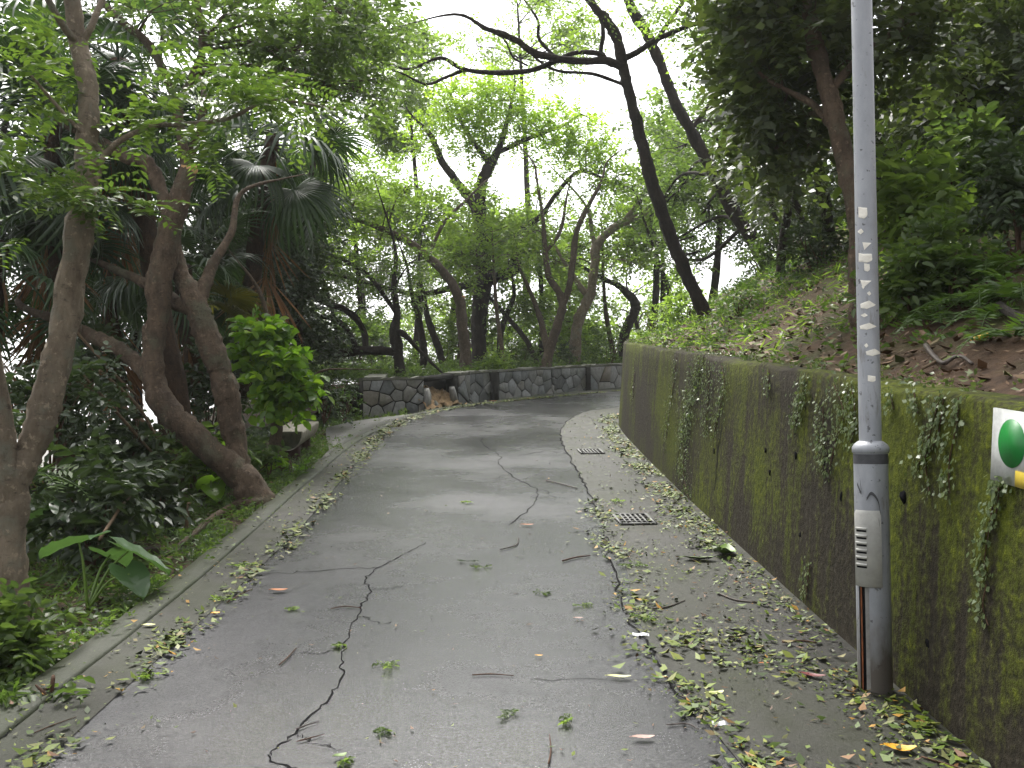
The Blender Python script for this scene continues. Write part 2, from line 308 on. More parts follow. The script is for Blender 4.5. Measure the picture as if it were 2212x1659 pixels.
# ------------------------------------------------------------------ ground, road, bank
xs = np.unique(np.r_[np.linspace(-12, 6, 110), -np.geomspace(12, 700, 22), np.geomspace(6, 700, 24)]); ys = np.unique(np.r_[np.linspace(-6, 34, 150), -np.geomspace(6, 60, 8), np.geomspace(34, 1500, 24)])
GX, GY = np.meshgrid(xs, ys, indexing='ij'); GZ = ground_z(GX.ravel(), GY.ravel()).reshape(GX.shape)
struct(grid_mesh('ground', GX, GY, GZ, M['soil']))
sheet('road', KI, WL, 0, M['asphalt'], 220, 6)
sheet('gutter', KI, AL, .004, M['gutter'], 220, 2)
sheet('pavement', PV, WL, .004, M['pave'], 220, 2)
# concrete kerb strip
kk = resample(KI, 240); nr = normals2(kk); mb = MB(); prof = [(0, -.02), (.006, .008), (.022, .016), (.09, .021), (.158, .018), (.185, -.004), (.19, -.25)]
V = []
for (d, h) in prof:
    q = kk-nr*d; V.append(np.c_[q, road_z(kk[:, 1])+h+.004*np.sin(np.arange(240)*.9)*np.cos(np.arange(240)*.23)+.003*rng.standard_normal(240)])
V = np.stack(V, 1).reshape(-1, 3); m = len(prof); i = np.arange(239)[:, None]*m; j = np.arange(m-1)[None]
mb.quads(V, np.stack([i+j, i+m+j, i+m+j+1, i+j+1], -1)); struct(mb.build('kerb', M['kerb']))
# small concrete pad by the bench
pp = np.array([gp(*p) for p in [(712,988),(704,928),(758,914),(848,902),(938,893)]]); pi_ = np.array([gp(*p) for p in [(716,1000),(752,972),(798,944),(872,912),(940,893)]])-[.16, 0, 0]
pp = resample(pp, 24); pi_ = resample(pi_, 24); mb = MB(); up_ = np.array([0, 0, .028]); dn_ = np.array([0, 0, -.3]); V = np.stack([pp+dn_, pp+up_, pi_+up_*.9, pi_+dn_], 1).reshape(-1, 3); i = np.arange(23)[:, None]*4; j = np.arange(3)[None]
mb.quads(V, np.stack([i+j, i+4+j, i+5+j, i+1+j], -1)); mb.ngons(V[:4], [[0,1,2,3]]); struct(mb.build('side_path', M['pad']))
# bank above the wall
yb = np.linspace(-6, 27, 150); tb = np.r_[0, np.geomspace(.04, 45, 90)]
BX = wx(yb)[:, None]+.22+tb[None]; BY = np.repeat(yb[:, None], len(tb), 1); struct(grid_mesh('hillside', BX, BY, bank_z(BX.ravel(), BY.ravel()).reshape(BX.shape), M['bank']))

# ------------------------------------------------------------------ retaining wall
wl = resample(WL, 300); nw = normals2(wl); rz = road_z(wl[:, 1]); prof = []
hs_ = np.linspace(-.3, WALL_H, 12); V = []
bumpy = .010*np.sin(np.arange(300)*.37)+.008*np.cos(np.arange(300)*.83)+.007*rng.standard_normal(300)
for h in hs_: V.append(np.c_[wl+nw*(.085*h/WALL_H), rz+h+(bumpy if h > 1.2 else 0)])
V.append(np.c_[wl+nw*(.105), rz+WALL_H+.018+bumpy]); V.append(np.c_[wl+nw*.27, rz+WALL_H+.02]); V.append(np.c_[wl+nw*.30, rz+WALL_H-.05]); V.append(np.c_[wl+nw*.30, rz-.3])
V = np.stack(V, 1).reshape(-1, 3); m = len(hs_)+4; i = np.arange(299)[:, None]*m; j = np.arange(m-1)[None]
rw_o = wall_face(9, 0); rw = thing('retaining_wall', 'long curving concrete retaining wall stained with green moss below the bank', 'wall', rw_o)
mb = MB(); mb.quads(V, np.stack([i+j, i+j+1, i+m+j+1, i+m+j], -1)); mb.build('wall', M['wall'], rw, rw_o)
def weep(x, y, r):
    P, h = on_wall(x, y); mb = MB(); th = np.linspace(0, 2*np.pi, 10, endpoint=False); rr = r*(1+.25*rng.standard_normal(10))
    A = np.c_[np.full(10, P[0]-.006), P[1]+rr*np.cos(th), P[2]+rr*np.sin(th)*1.1]; B = A+[.03, 0, 0]; mb.ngons(np.vstack([A, B]), [list(range(10))[::-1], list(range(10, 20))]+[[k, (k+1) % 10, 10+(k+1) % 10, 10+k] for k in range(10)])
    mb.build('weep_hole', M['dark'], rw, rw_o)
for x, y, r in [(1952,1072,.025),(1818,1075,.018),(1655,973,.018),(1543,974,.02),(1720,985,.018),(1664,1020,.018),(1730,1155,.014),(2005,1390,.016)]: weep(x, y, r)
# open joint and long vertical cracks on the wall's face
for pts in [[(1507,800),(1497,850),(1488,890),(1470,960),(1462,1010),(1466,1060)],[(1560,925),(1550,985),(1545,1060)],[(1520,795),(1505,830),(1513,870)]]:
    mb = MB(); P = np.array([on_wall(*p)[0] for p in pts]); P = crom(P, 5); k = len(P); wd = .008*(1+.7*rng.random(k)); P[:, 1] += .008*rng.standard_normal(k)
    V = np.stack([P+np.c_[np.full(k, -.003), -wd, 0*wd], P+np.c_[np.full(k, -.003), wd, 0*wd]], 1).reshape(-1, 3); i = np.arange(k-1)[:, None]*2
    mb.quads(V, np.hstack([i, i+1, i+3, i+2])); mb.build('crack', M['crack'], rw, rw_o)

# ------------------------------------------------------------------ road cracks and patch
def strip(name, pts, wmin, wmax, mat, dz, jit=.009):
    P = np.array([gp(*p)[:2] for p in pts]); P = crom(P, 7); P = P+rng.standard_normal(P.shape)*jit; t = normals2(P); k = len(P); wd = (wmin+(wmax-wmin)*rng.random(k))/2; wd[0] = wd[-1] = .001
    A = P+t*wd[:, None]; B = P-t*wd[:, None]; mb = MB(); V = np.stack([np.c_[A, road_z(A[:, 1])+dz], np.c_[B, road_z(B[:, 1])+dz]], 1).reshape(-1, 3); i = np.arange(k-1)[:, None]*2
    mb.quads(V, np.hstack([i, i+1, i+3, i+2])); struct(mb.build(name, mat)); return P
strip('road_crack', [(640,1665),(585,1635),(620,1600),(660,1560),(720,1500),(738,1450),(742,1400),(770,1330),(790,1295),(800,1275),(790,1250),(820,1225),(870,1200),(920,1172)], .003, .011, M['crack'], .0025)
strip('road_crack', [(1100,1135),(1150,1090),(1160,1060),(1110,1030),(1075,1000),(1080,985),(1045,960),(1040,945)], .004, .014, M['crack'], .0025, .012)
strip('road_crack', [(1120,985),(1180,975),(1235,982)], .004, .014, M['crack'], .0025, .012)
strip('road_joint', [(1335,880),(1300,884),(1270,888),(1237,902),(1216,922),(1212,945),(1220,968),(1235,1000),(1255,1031),(1272,1065),(1290,1100),(1300,1140),(1312,1171)], .006, .022, M['crack'], .006, .012)
strip('road_joint', [(300,1318),(240,1380),(190,1425),(120,1490),(60,1545),(0,1600)], .003, .009, M['crack'], .0075, .006)
strip('road_joint', [(1140,1468),(1300,1466),(1400,1470),(1500,1480)], .002, .006, M['crack'], .0025, .012)
strip('road_crack', [(560,1240),(700,1232),(830,1226)], .004, .012, M['crack'], .0025, .02)
strip('road_crack', [(1312,1171),(1330,1250),(1352,1330),(1405,1400),(1440,1470),(1520,1560)], .004, .014, M['crack'], .0065, .015)

# fine side branches of the main cracks
for (x, y), dirs in (((800,1275),(60,-4)), ((742,1400),(-70,14)), ((770,1330),(55,18)), ((1160,1060),(50,16)), ((1110,1030),(-60,6)), ((1075,1000),(-45,-4)), ((640,1590),(70,22)), ((1300,1140),(-45,10)), ((1220,968),(-50,6))):
    strip('road_crack', [(x, y), (x+dirs[0]*.35, y+dirs[1]*.2+random.uniform(-4, 4)), (x+dirs[0]*.7, y+dirs[1]*.8), (x+dirs[0]*1.3, y+dirs[1]*1.1+random.uniform(-6, 6))], .002, .007, M['crack'], .003, .012)

# ------------------------------------------------------------------ drain grates
def grate(x, y, lab):
    c = gp(x, y); mb = MB(); W, L = .30, .42; o = np.array([c[0], c[1], float(road_z(c[1]))+.008]); sl = S
    t = thing('drain_grate', lab, 'drain grate', o, 'drain grates in the gutter'); t.rotation_euler = (math.atan(S), 0, R(4))
    fr = MB(); e = .025
    for a, b in (((-W/2, -L/2, 0), (-W/2+e, L/2, .012)), ((W/2-e, -L/2, 0), (W/2, L/2, .012)), ((-W/2+e, -L/2, 0), (W/2-e, -L/2+e, .012)), ((-W/2+e, L/2-e, 0), (W/2-e, L/2, .012))): fr.box(a, b)
    fr.build('frame', M['iron'], t)
    br = MB()
    for k in range(1, 6): X = -W/2+e+(W-2*e)*k/6; br.box((X-.008, -L/2+e, .001), (X+.008, L/2-e, .010))
    for k in range(1, 4): Y = -L/2+e+(L-2*e)*k/4; br.box((-W/2+e, Y-.009, 0), (W/2-e, Y+.009, .008))
    br.build('grille', M['iron'], t)
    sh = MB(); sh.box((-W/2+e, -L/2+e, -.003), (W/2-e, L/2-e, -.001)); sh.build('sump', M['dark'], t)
grate(1369, 1124, 'iron drain grate in the pavement strip nearer the lamp post'); grate(1276, 977, 'small iron drain grate nearer the bend of the road')

# ------------------------------------------------------------------ lamp post
b = gp(1891, 1492); pole = thing('lamp_post', 'grey galvanised lamp post with torn paper scraps in front of the mossy wall', 'lamp post', b)
pole.rotation_euler = (0, R(-.25), 0)
def lathe(pr, sides=40, a0=0, a1=360):
    mb = MB(); full = a1-a0 >= 360; n = sides if full else sides+1; th = np.radians(np.linspace(a0, a1, sides, endpoint=False) if full else np.linspace(a0, a1, n))
    V = np.array([[[r*math.cos(t), r*math.sin(t), z] for t in th] for r, z in pr]).reshape(-1, 3); k = len(pr); q = []
    for i in range(k-1):
        for j in range(n if full else n-1): q.append([i*n+j, i*n+(j+1) % n, (i+1)*n+(j+1) % n, (i+1)*n+j])
    mb.quads(V, q); return mb
lathe([(.0475, 1.06), (.0465, 2.0), (.044, 3.5), (.042, 6.2), (.0, 6.21)]).build('pole', M['galv'], pole, smooth=True)
SL, DB = .0725, .50
# lower sleeve: open on the road side below the door
mb = lathe([(SL, DB+.28), (SL, 1.05)]); mb.build('sleeve', M['galv'], pole, smooth=True)
A0, A1 = 196, 236          # the opening, degrees round the sleeve
lathe([(SL, -.05), (SL, DB+.28)], 34, A1, A0+360).build('sleeve', M['galv'], pole, smooth=True)
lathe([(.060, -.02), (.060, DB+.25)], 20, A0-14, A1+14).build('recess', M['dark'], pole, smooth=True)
for a, wd, mt in ((A0+2, 9, 'rust'), (A0+24, 22, 'tarnish')):
    lathe([(SL-.004, -.02), (SL-.005, .2), (SL-.004, DB*.92)], 6, a, a+wd).build('rusty_lip', M[mt], pole, smooth=True)
lathe([(SL, 1.03), (.078, 1.035), (.079, 1.055), (.070, 1.07), (.055, 1.082), (.0475, 1.085)]).build('collar', M['galv'], pole, smooth=True)
lathe([(SL+.0008, 1.028), (SL+.0008, .985)], 40).build('tar_band', M['grime'], pole, smooth=True)
# access door with pressed louvres
mb = lathe([(SL+.001, DB-.045), (SL+.008, DB-.042), (SL+.008, DB+.27), (SL+.001, DB+.285)], 18, 186, 278); dr = mb.build('access_door', M['door'], pole, smooth=True)
for k in range(6):
    z = DB+.045+k*.031; mb = lathe([(SL+.0085, z), (SL+.013, z+.004), (SL+.013, z+.010), (SL+.0085, z+.012)], 8, 196, 234); mb.build('louvre', M['door'], dr, smooth=True)
    mb = lathe([(SL+.0088, z-.008), (SL+.0089, z)], 8, 197, 233); mb.build('louvre_slot', M['dark'], dr, smooth=True)
for pts in ([(236, DB+.335), (250, DB+.36), (268, DB+.33), (276, DB+.27)], [(205, DB+.40), (220, DB+.36), (216, DB+.42)], [(270, DB+.25), (272, DB+.22)]):
    P = crom(np.array(pts, float), 5); V = []; k = len(P)
    for a, z in P:
        for dz in (-.007, .007): V.append([(SL+.0095)*math.cos(R(a)), (SL+.0095)*math.sin(R(a)), z+dz])
    mb = MB(); i = np.arange(k-1)[:, None]*2; mb.quads(V, np.hstack([i, i+2, i+3, i+1])); mb.build('tar_smear', M['grime'], pole)
# torn scraps of paper tape on the shaft
pz = lambda y: at(1875, y, b[1])[2]-b[2]
for x, y, wd, hh, kind in [(1868,463,16,22,0),(1863,503,12,10,1),(1876,535,16,14,2),(1873,560,24,18,0),(1876,581,10,15,0),(1874,616,20,15,2),(1868,622,6,8,1),(1880,637,8,8,1),(1877,662,26,16,3),(1870,683,14,7,1),(1877,708,28,13,3),(1874,748,8,8,1),(1888,764,26,14,3),(1885,819,14,12,0)]:
    wd *= 1.15; hh *= 1.25; z0 = pz(y); px = 1866+(1891-1866)*y/1492.; s = b[1]/F; phi = math.atan2(-b[1], -b[0])
    sh = {0: [(-.5,-.5),(.45,-.45),(.5,.3),(.1,.5),(-.5,.45)], 1: [(-.5,-.1),(.1,-.5),(.5,.1),(0,.5)], 2: [(-.5,-.5),(.5,-.35),(-.3,.5)], 3: [(-.5,-.2),(.1,-.5),(.6,0),(-.05,.4),(-.45,.3)]}[kind]
    rp = .0484; vs = np.linspace(min(q[1] for q in sh)+1e-3, max(q[1] for q in sh)-1e-3, 7); V = []; nu = 9
    for v in vs:
        xs_ = [a_[0]+(c_[0]-a_[0])*(v-a_[1])/(c_[1]-a_[1]) for a_, c_ in zip(sh, sh[1:]+sh[:1]) if (a_[1]-v)*(c_[1]-v) < 0]
        for u in np.linspace(min(xs_), max(xs_), nu):
            dl = math.asin(max(-.98, min(.98, (x+u*wd-px)*s/rp))); rr = rp+.0012*random.random(); V.append([rr*math.cos(phi+dl), rr*math.sin(phi+dl), z0-v*hh*s])
    mb = MB(); i = np.arange(6)[:, None]*nu; j = np.arange(nu-1)[None]; mb.quads(V, np.stack([i+j, i+j+1, i+nu+j+1, i+nu+j], -1)); mb.build('paper_scrap', M['paper'], pole)

# ------------------------------------------------------------------ sign on the wall
def wallpt(Y, h, off): return wall_face(Y, h)-np.array([off, 0, 0])
e0, _ = on_wall(2157, 900); e1, hb = on_wall(2151, 1036); eT, ht = on_wall(2162, 882); Yf = e0[1]+.01; Yn = Yf-.46
sg = thing('wall_sign', 'white enamel sign with green disc and yellow corner on the mossy wall', 'sign', wallpt(Yf-.2, hb, 0)); so = np.array(sg.location)
def wallslab(y0, y1, h0, h1, o0, o1):
    mb = MB(); V = [wallpt(y, h, o) for o in (o0, o1) for y, h in ((y0, h0), (y1, h0), (y1, h1), (y0, h1))]
    mb.ngons(V, [[0,1,2,3],[7,6,5,4],[0,4,5,1],[1,5,6,2],[2,6,7,3],[3,7,4,0]]); return mb
wallslab(Yf, Yn, hb, ht, .002, .012).build('board', M['white'], sg, so)
H = ht-hb; cy_, chh, rr = Yf-.135, hb+H*.56, H*.325; th = np.linspace(0, 2*np.pi, 48, endpoint=False); mb = MB()
V = [wallpt(cy_+rr*math.cos(t), chh+rr*math.sin(t), .0145) for t in th]+[wallpt(cy_+rr*math.cos(t), chh+rr*math.sin(t), .011) for t in th]; mb.ngons(V, [list(range(48)), list(range(48, 96))[::-1]]+[[k, 48+k, 48+(k+1) % 48, (k+1) % 48] for k in range(48)]); mb.build('green_disc', M['green'], sg, so)
wallslab(Yf-.17, Yn, hb+.001, hb+H*.215, .011, .0142).build('yellow_band', M['yellow'], sg, so)

# ------------------------------------------------------------------ rubble stone wall at the bend
def clip(poly, p, nrm):
    out = []
    for k in range(len(poly)):
        a, c = poly[k], poly[(k+1) % len(poly)]; da, dc = (a-p)@nrm, (c-p)@nrm
        if da <= 0: out.append(a)
        if da*dc < 0: out.append(a+(c-a)*(da/(da-dc)))
    return out
def inset(poly, d):
    poly = [np.array(p) for p in poly]; out = list(poly); c = np.mean(poly, 0)
    for k in range(len(poly)):
        a, e = poly[k], poly[(k+1) % len(poly)]; t = e-a; L = np.hypot(*t)
        if L < 1e-6: continue
        nn = np.array([t[1], -t[0]])/L
        if (c-a)@nn > 0: nn = -nn
        out = clip(out, a-nn*d, nn)
        if len(out) < 3: return []
    return out
def rubble_panel(mb, mo, A, Bp, zb0, zb1, ht_, cell, push=0, thick=.3):
    """stones laid on the face between plan points A and Bp; mb collects stones, mo the mortar core"""
    A = np.array(A); Bp = np.array(Bp); L = np.hypot(*(Bp-A)); t = (Bp-A)/L; nn = np.array([t[1], -t[0]])      # towards the road
    def w3(u, v, o):
        q = A+t*u+nn*(o+push); return [q[0], q[1], zb0+(zb1-zb0)*u/L+v]
    mo.ngons([w3(u, v, o) for o in (-thick, 0) for u, v in ((0, -.35), (L, -.35), (L, ht_), (0, ht_))], [[0,1,2,3][::-1],[4,5,6,7],[0,1,5,4],[1,2,6,5],[2,3,7,6],[3,0,4,7]])
    nu, nv = max(1, round(L/cell)), max(2, round((ht_+.1)/cell*1.15)); seeds = [np.array([(i+.5+.42*random.uniform(-1, 1)+(.5 if j % 2 else 0)-.25)*L/nu, -.1+(j+.5+.4*random.uniform(-1, 1))*(ht_+.1)/nv]) for i in range(nu+1) for j in range(nv)]
    for s0 in seeds:
        poly = [np.array(p) for p in ((0, -.12), (L, -.12), (L, ht_), (0, ht_))]
        for s1 in seeds:
            if s1 is s0 or np.hypot(*(s1-s0)) > cell*3: continue
            poly = clip(poly, (s0+s1)/2, s1-s0)
            if len(poly) < 3: break
        if len(poly) < 3: continue
        p0 = inset(poly, .010); 
        if len(p0) < 3: continue
        p1 = inset(p0, .012); d = random.choice((.015, .022, .030, .045))*random.uniform(.8, 1.2)
        if len(p1) < 3: continue
        k0, k1 = len(p0), len(p1); 
        if k0 != k1: p1 = [np.mean(p0, 0)+(q-np.mean(p0, 0))*.86 for q in p0]; k1 = k0
        V = [w3(*q, 0) for q in p0]+[w3(*q, d*.8) for q in p0]+[w3(q[0], q[1], d*random.uniform(.95, 1.15)) for q in p1]
        mb.ngons(V, [list(range(2*k0, 3*k0))]+[[i, (i+1) % k0, k0+(i+1) % k0, k0+i] for i in range(k0)]+[[k0+i, k0+(i+1) % k0, 2*k0+(i+1) % k0, 2*k0+i] for i in range(k0)])
swo = gp(936, 884); sw = thing('stone_wall', 'low rubble stone wall at the bend with one collapsed gap', 'wall', swo)
SWH = .56; sts = MB(); mor = MB(); caps = MB()
def P2(x, y): return gp(x, y)[:2]
def panel(a, c, cell, push=0, h=SWH, z=None):
    za, zc = float(road_z(a[1])), float(road_z(c[1])); rubble_panel(sts, mor, a, c, za, zc, h, cell, push)
    t = (c-a)/np.hypot(*(c-a)); nn = np.array([t[1], -t[0]]); k = 14; u = np.linspace(0, 1, k)[:, None]; P = a*(1-u)+c*u; zz = za*(1-u[:, 0])+zc*u[:, 0]+h
    wv = .012*rng.standard_normal((k, 2)); f, bk = P+nn*(push+.03)+nn*wv[:, :1], P-nn*.36; lo = zz+.002; hi = zz+.045+wv[:, 1]
    V = np.stack([np.c_[f, lo], np.c_[f, hi], np.c_[bk, hi+.01], np.c_[bk, lo]], 1).reshape(-1, 3); i = np.arange(k-1)[:, None]*4
    for j in range(4): caps.quads(V, np.hstack([i+j, i+4+j, i+4+(j+1) % 4, i+(j+1) % 4])) if j == 0 else caps.quads(V, np.hstack([i+j, i+4+j, i+4+(j+1) % 4, i+(j+1) % 4]))
    caps.ngons(V[:4], [[0,1,2,3]]); caps.ngons(V[-4:], [[3,2,1,0]])
p0, p1, p2, p3, p4, p5, p6 = P2(783,888), P2(915,884), P2(985,871), P2(1010,868), P2(1073,860), P2(1192,849), P2(1272,843)
p7 = P2(1350,836); p8 = np.array([6.2, 28.8]); p9 = np.array([11, 30.6])
panel(p0, p1, .25); panel(p2, p3, .30, .05); panel(p3, p4, .30, -.18); panel(p4, p5, .27, .06); panel(p5, p6, .28, -.10); panel(p6, p7, .36, .05); panel(p7, p8, .3, 0); panel(p8, p9, .35, 0)
# left end return of the wall
panel(p0+np.array([-.10, 1.7]), p0+np.array([.0, .40]), .24)
sts.build('stone', M['stone'], sw, swo); mor.build('core', M['mortar'], sw, swo); caps.build('cap', M['cap'], sw, swo)
# collapsed gap: bare back, a slope of sandy fill, leaning loose slabs
mb = MB(); t = (p2-p1)/np.hypot(*(p2-p1)); nn = np.array([t[1], -t[0]]); n = 16; U, Vv = np.meshgrid(np.linspace(-.10, np.hypot(*(p2-p1))+.08, n), np.linspace(0, 1, n), indexing='ij')
out_ = -.30+.42*Vv**1.3+.02*rng.standard_normal(U.shape); hh = .56*(1-.85*Vv)*(1-.35*U/U.max())-.06+.03*rng.standard_normal(U.shape); Q = p1+U[..., None]*t+out_[..., None]*nn
mb2 = MB(); V = np.stack([Q[..., 0], Q[..., 1], road_z(Q[..., 1])+hh], -1).reshape(-1, 3); i = np.arange(n-1)[:, None]*n; j = np.arange(n-1)[None]
mb2.quads(V, np.stack([i+j, i+n+j, i+n+j+1, i+j+1], -1)); mb2.build('sandy_fill', M['rubble'], sw, swo, smooth=True)
mb = MB(); L = np.hypot(*(p2-p1))
for u0, u1, o0, o1, h0, h1 in ((-.15, L+.1, -.40, -.28, -.2, SWH-.06), (-.05, L+.05, -.38, -.06, SWH-.06, SWH+.03)):
    V = [[*(p1+t*u+nn*o), float(road_z((p1+t*u)[1]))+h] for o in (o0, o1) for u, h in ((u0, h0), (u1, h0), (u1, h1), (u0, h1))]; mb.ngons(V, [[0,1,2,3][::-1],[4,5,6,7],[0,1,5,4],[1,2,6,5],[2,3,7,6],[3,0,4,7]])
mb.build('bare_core', M['mortar'], sw, swo)
for u, h0, tilt, ww, hh_, mt in ((.06, 0, .22, .20, .40, 'stone'), (L-.10, 0, -.25, .16, .34, 'stone'), (.22, .0, .5, .16, .16, 'rubble'), (.45, 0, -.4, .2, .13, 'stone')):
    q = p1+t*u+nn*.03; zz = float(road_z(q[1])); mb = MB(); pts = [(-ww/2, -.02), (ww/2, -.02), (ww*.42+tilt*hh_, hh_*.7), (tilt*hh_, hh_), (-ww*.4+tilt*hh_*.8, hh_*.8)]
    V = [[*(q+t*a+nn*(o-.10*bb)), zz+bb] for o in (-.06, .05) for a, bb in pts]; k = len(pts); mb.ngons(V, [list(range(k))[::-1], list(range(k, 2*k))]+[[i, (i+1) % k, k+(i+1) % k, k+i] for i in range(k)]); mb.build('loose_slab', M[mt], sw, swo)
# raised planting bed behind the wall, falling away beyond it
nb0 = np.array([-.78, .62]); bl = resample(np.array([p0+[-1.9, -2.4], p0+nb0*.33, p1+nb0*.35, p4+nb0*.62, p7+nb0*.45, p8+nb0*.4, p9+[4, 1]]), 90); tb = np.array([0, .3, .8, 1.5, 2.5, 4, 6, 9, 14, 22])
BX = bl[:, None, 0]+nb0[0]*tb; BY = bl[:, None, 1]+nb0[1]*tb; hb_ = np.interp(bl[:, 1], [p0[1]-2.4, p0[1]-.6, p0[1]+.1], [-.25, 0, .48]); BZ = (road_z(bl[:, 1])+hb_)[:, None]+wob(BX, BY, .02)-np.maximum(tb-2.5, 0)[None]*.22-np.maximum(tb-6, 0)[None]*.2
struct(grid_mesh('planting_bed', BX, BY, BZ, M['soil']))

# ------------------------------------------------------------------ half-log bench
bo = gp(636, 994); bo = np.array([bo[0]-.10, 11.75, float(road_z(11.75))-.03]); bench = thing('half_log_bench', 'low half-round concrete log bench beside the pale side path', 'bench', bo); bench.rotation_euler = (math.atan(S)*.8, 0, R(4))
wd, Lb, zt = .36, 1.55, .36; th = np.linspace(np.pi, 2*np.pi, 17); pr = [(wd/2*math.cos(a), zt-.03+.20*math.sin(a)*(1 if True else 0)) for a in th]; pr = [(-wd/2, zt)]+pr+[(wd/2, zt)]
k = len(pr); mb = MB(); V = [[x, y, z] for y in (0, Lb) for x, z in pr]; mb.ngons(V, [[i, (i+1) % k, k+(i+1) % k, k+i] for i in range(k)]+[list(range(k, 2*k))[::-1]]); seat = mb.build('seat', M['bench'], bench)
mb = MB(); mb.ngons([[x*.93, -.003, zt-.03+(z-zt+.03)*.92-.004] for x, z in pr]+[[x*.93, .02, zt-.03+(z-zt+.03)*.92-.004] for x, z in pr], [list(range(k)), list(range(k, 2*k))[::-1]]+[[i, k+i, k+(i+1) % k, (i+1) % k] for i in range(k)]); mb.build('end_grain', M['bench_end'], seat)
mb = MB(); mb.ngons([[x, 0, z] for x, z in pr], [list(range(k))]); mb.build('end_rim', M['bench'], seat)
for y in (.32, 1.2):
    mb = MB(); mb.tube([(0, y, -.25), (0, y, .08), (0, y, zt-.16)], [.13, .115, .12], 12, 3, .04); mb.build('leg', M['bench_leg'], bench, smooth=True)

# ------------------------------------------------------------------ foliage generators
def unit(a): return a/(np.linalg.norm(a, axis=-1, keepdims=True)+1e-9)
def leaves(mb, P, D, L, k, ll, wr=.5, spread=1.0, droop=.25, flat=1.0, lod=0, jit=.25, fold=.18):
    """twigs at P going D (length L) with k leaves each, as small folded blades"""
    n = len(P); t = (np.arange(k)+.6)/k; side = np.where(np.arange(k) % 2 == 0, 1., -1.)
    P = P[:, None]; Dk = np.repeat(D[:, None], k, 1); L = np.broadcast_to(L, (n,))[:, None, None]
    pos = P+Dk*(L*t[None, :, None]); pos[..., 2] -= droop*L[..., 0]*t[None]**2
    S_ = unit(np.cross(Dk, np.array([0, 0, 1.])+rng.standard_normal((n, 1, 3))*.25)); up = unit(np.cross(S_, Dk))
    d = unit(Dk*.55+S_*side[None, :, None]*spread+rng.standard_normal((n, k, 3))*jit-np.array([0, 0, droop]))
    nn = unit(up*flat+rng.standard_normal((n, k, 3))*.35); wv = unit(np.cross(nn, d)); n2 = np.cross(d, wv)
    l = (ll*(.65+.6*rng.random((n, k))))[..., None]; hw = l*wr*.5
    pos, d, wv, n2, l, hw = [a.reshape(-1, a.shape[-1]) for a in (pos, d, wv, n2, l, hw)]; m = len(pos)
    if lod == 0:
        V = np.stack([pos, pos+d*l*.5+wv*hw+n2*l*fold*.5, pos+d*l, pos+d*l*.5-wv*hw+n2*l*fold*.5], 1).reshape(-1, 3)
        mb.quads(V, np.arange(m*4).reshape(-1, 4))
    else:
        tip = pos+d*l-n2*l*.12
        V = np.stack([pos, pos+d*l*.28+wv*hw*.9+n2*l*fold*.5, pos+d*l*.68+wv*hw*.8+n2*l*fold*.35, tip, pos+d*l*.68-wv*hw*.8+n2*l*fold*.35, pos+d*l*.28-wv*hw*.9+n2*l*fold*.5], 1).reshape(-1, 3)
        b = np.arange(m)[:, None]*6; mb.quads(V, np.vstack([b+np.array([0, 1, 2, 3]), b+np.array([0, 3, 4, 5])]))
def cloud(mb, c, r, n, leaf, bias=.45):
    """n twigs spread through the ellipsoid c, r"""
    u = unit(rng.standard_normal((n, 3))); rad = rng.random(n)**bias
    P = np.asarray(c)+u*np.asarray(r)*rad[:, None]; D = unit(u*.7+rng.standard_normal((n, 3))*.6+np.array([0, 0, .12]))
    if leaf.get('flatdir'): D[:, 2] *= .3; D = unit(D)
    leaves(mb, P, D, leaf['tl']*(.6+.8*rng.random(n)), leaf['k'], leaf['l'], leaf.get('w', .5), leaf.get('spread', 1.), leaf.get('droop', .25), leaf.get('flat', 1.), leaf.get('lod', 0), leaf.get('jit', .25))
LF_FINE = dict(tl=.35, k=9, l=.075, w=.5); LF_MID = dict(tl=.40, k=9, l=.105, w=.5); LF_BIG = dict(tl=.42, k=8, l=.14, w=.55); LF_FAR = dict(tl=.6, k=9, l=.16, w=.55)
LF_PIN = dict(tl=.32, k=20, l=.062, w=.42, spread=1.25, droop=.30, flat=1.4, jit=.08, flatdir=True)

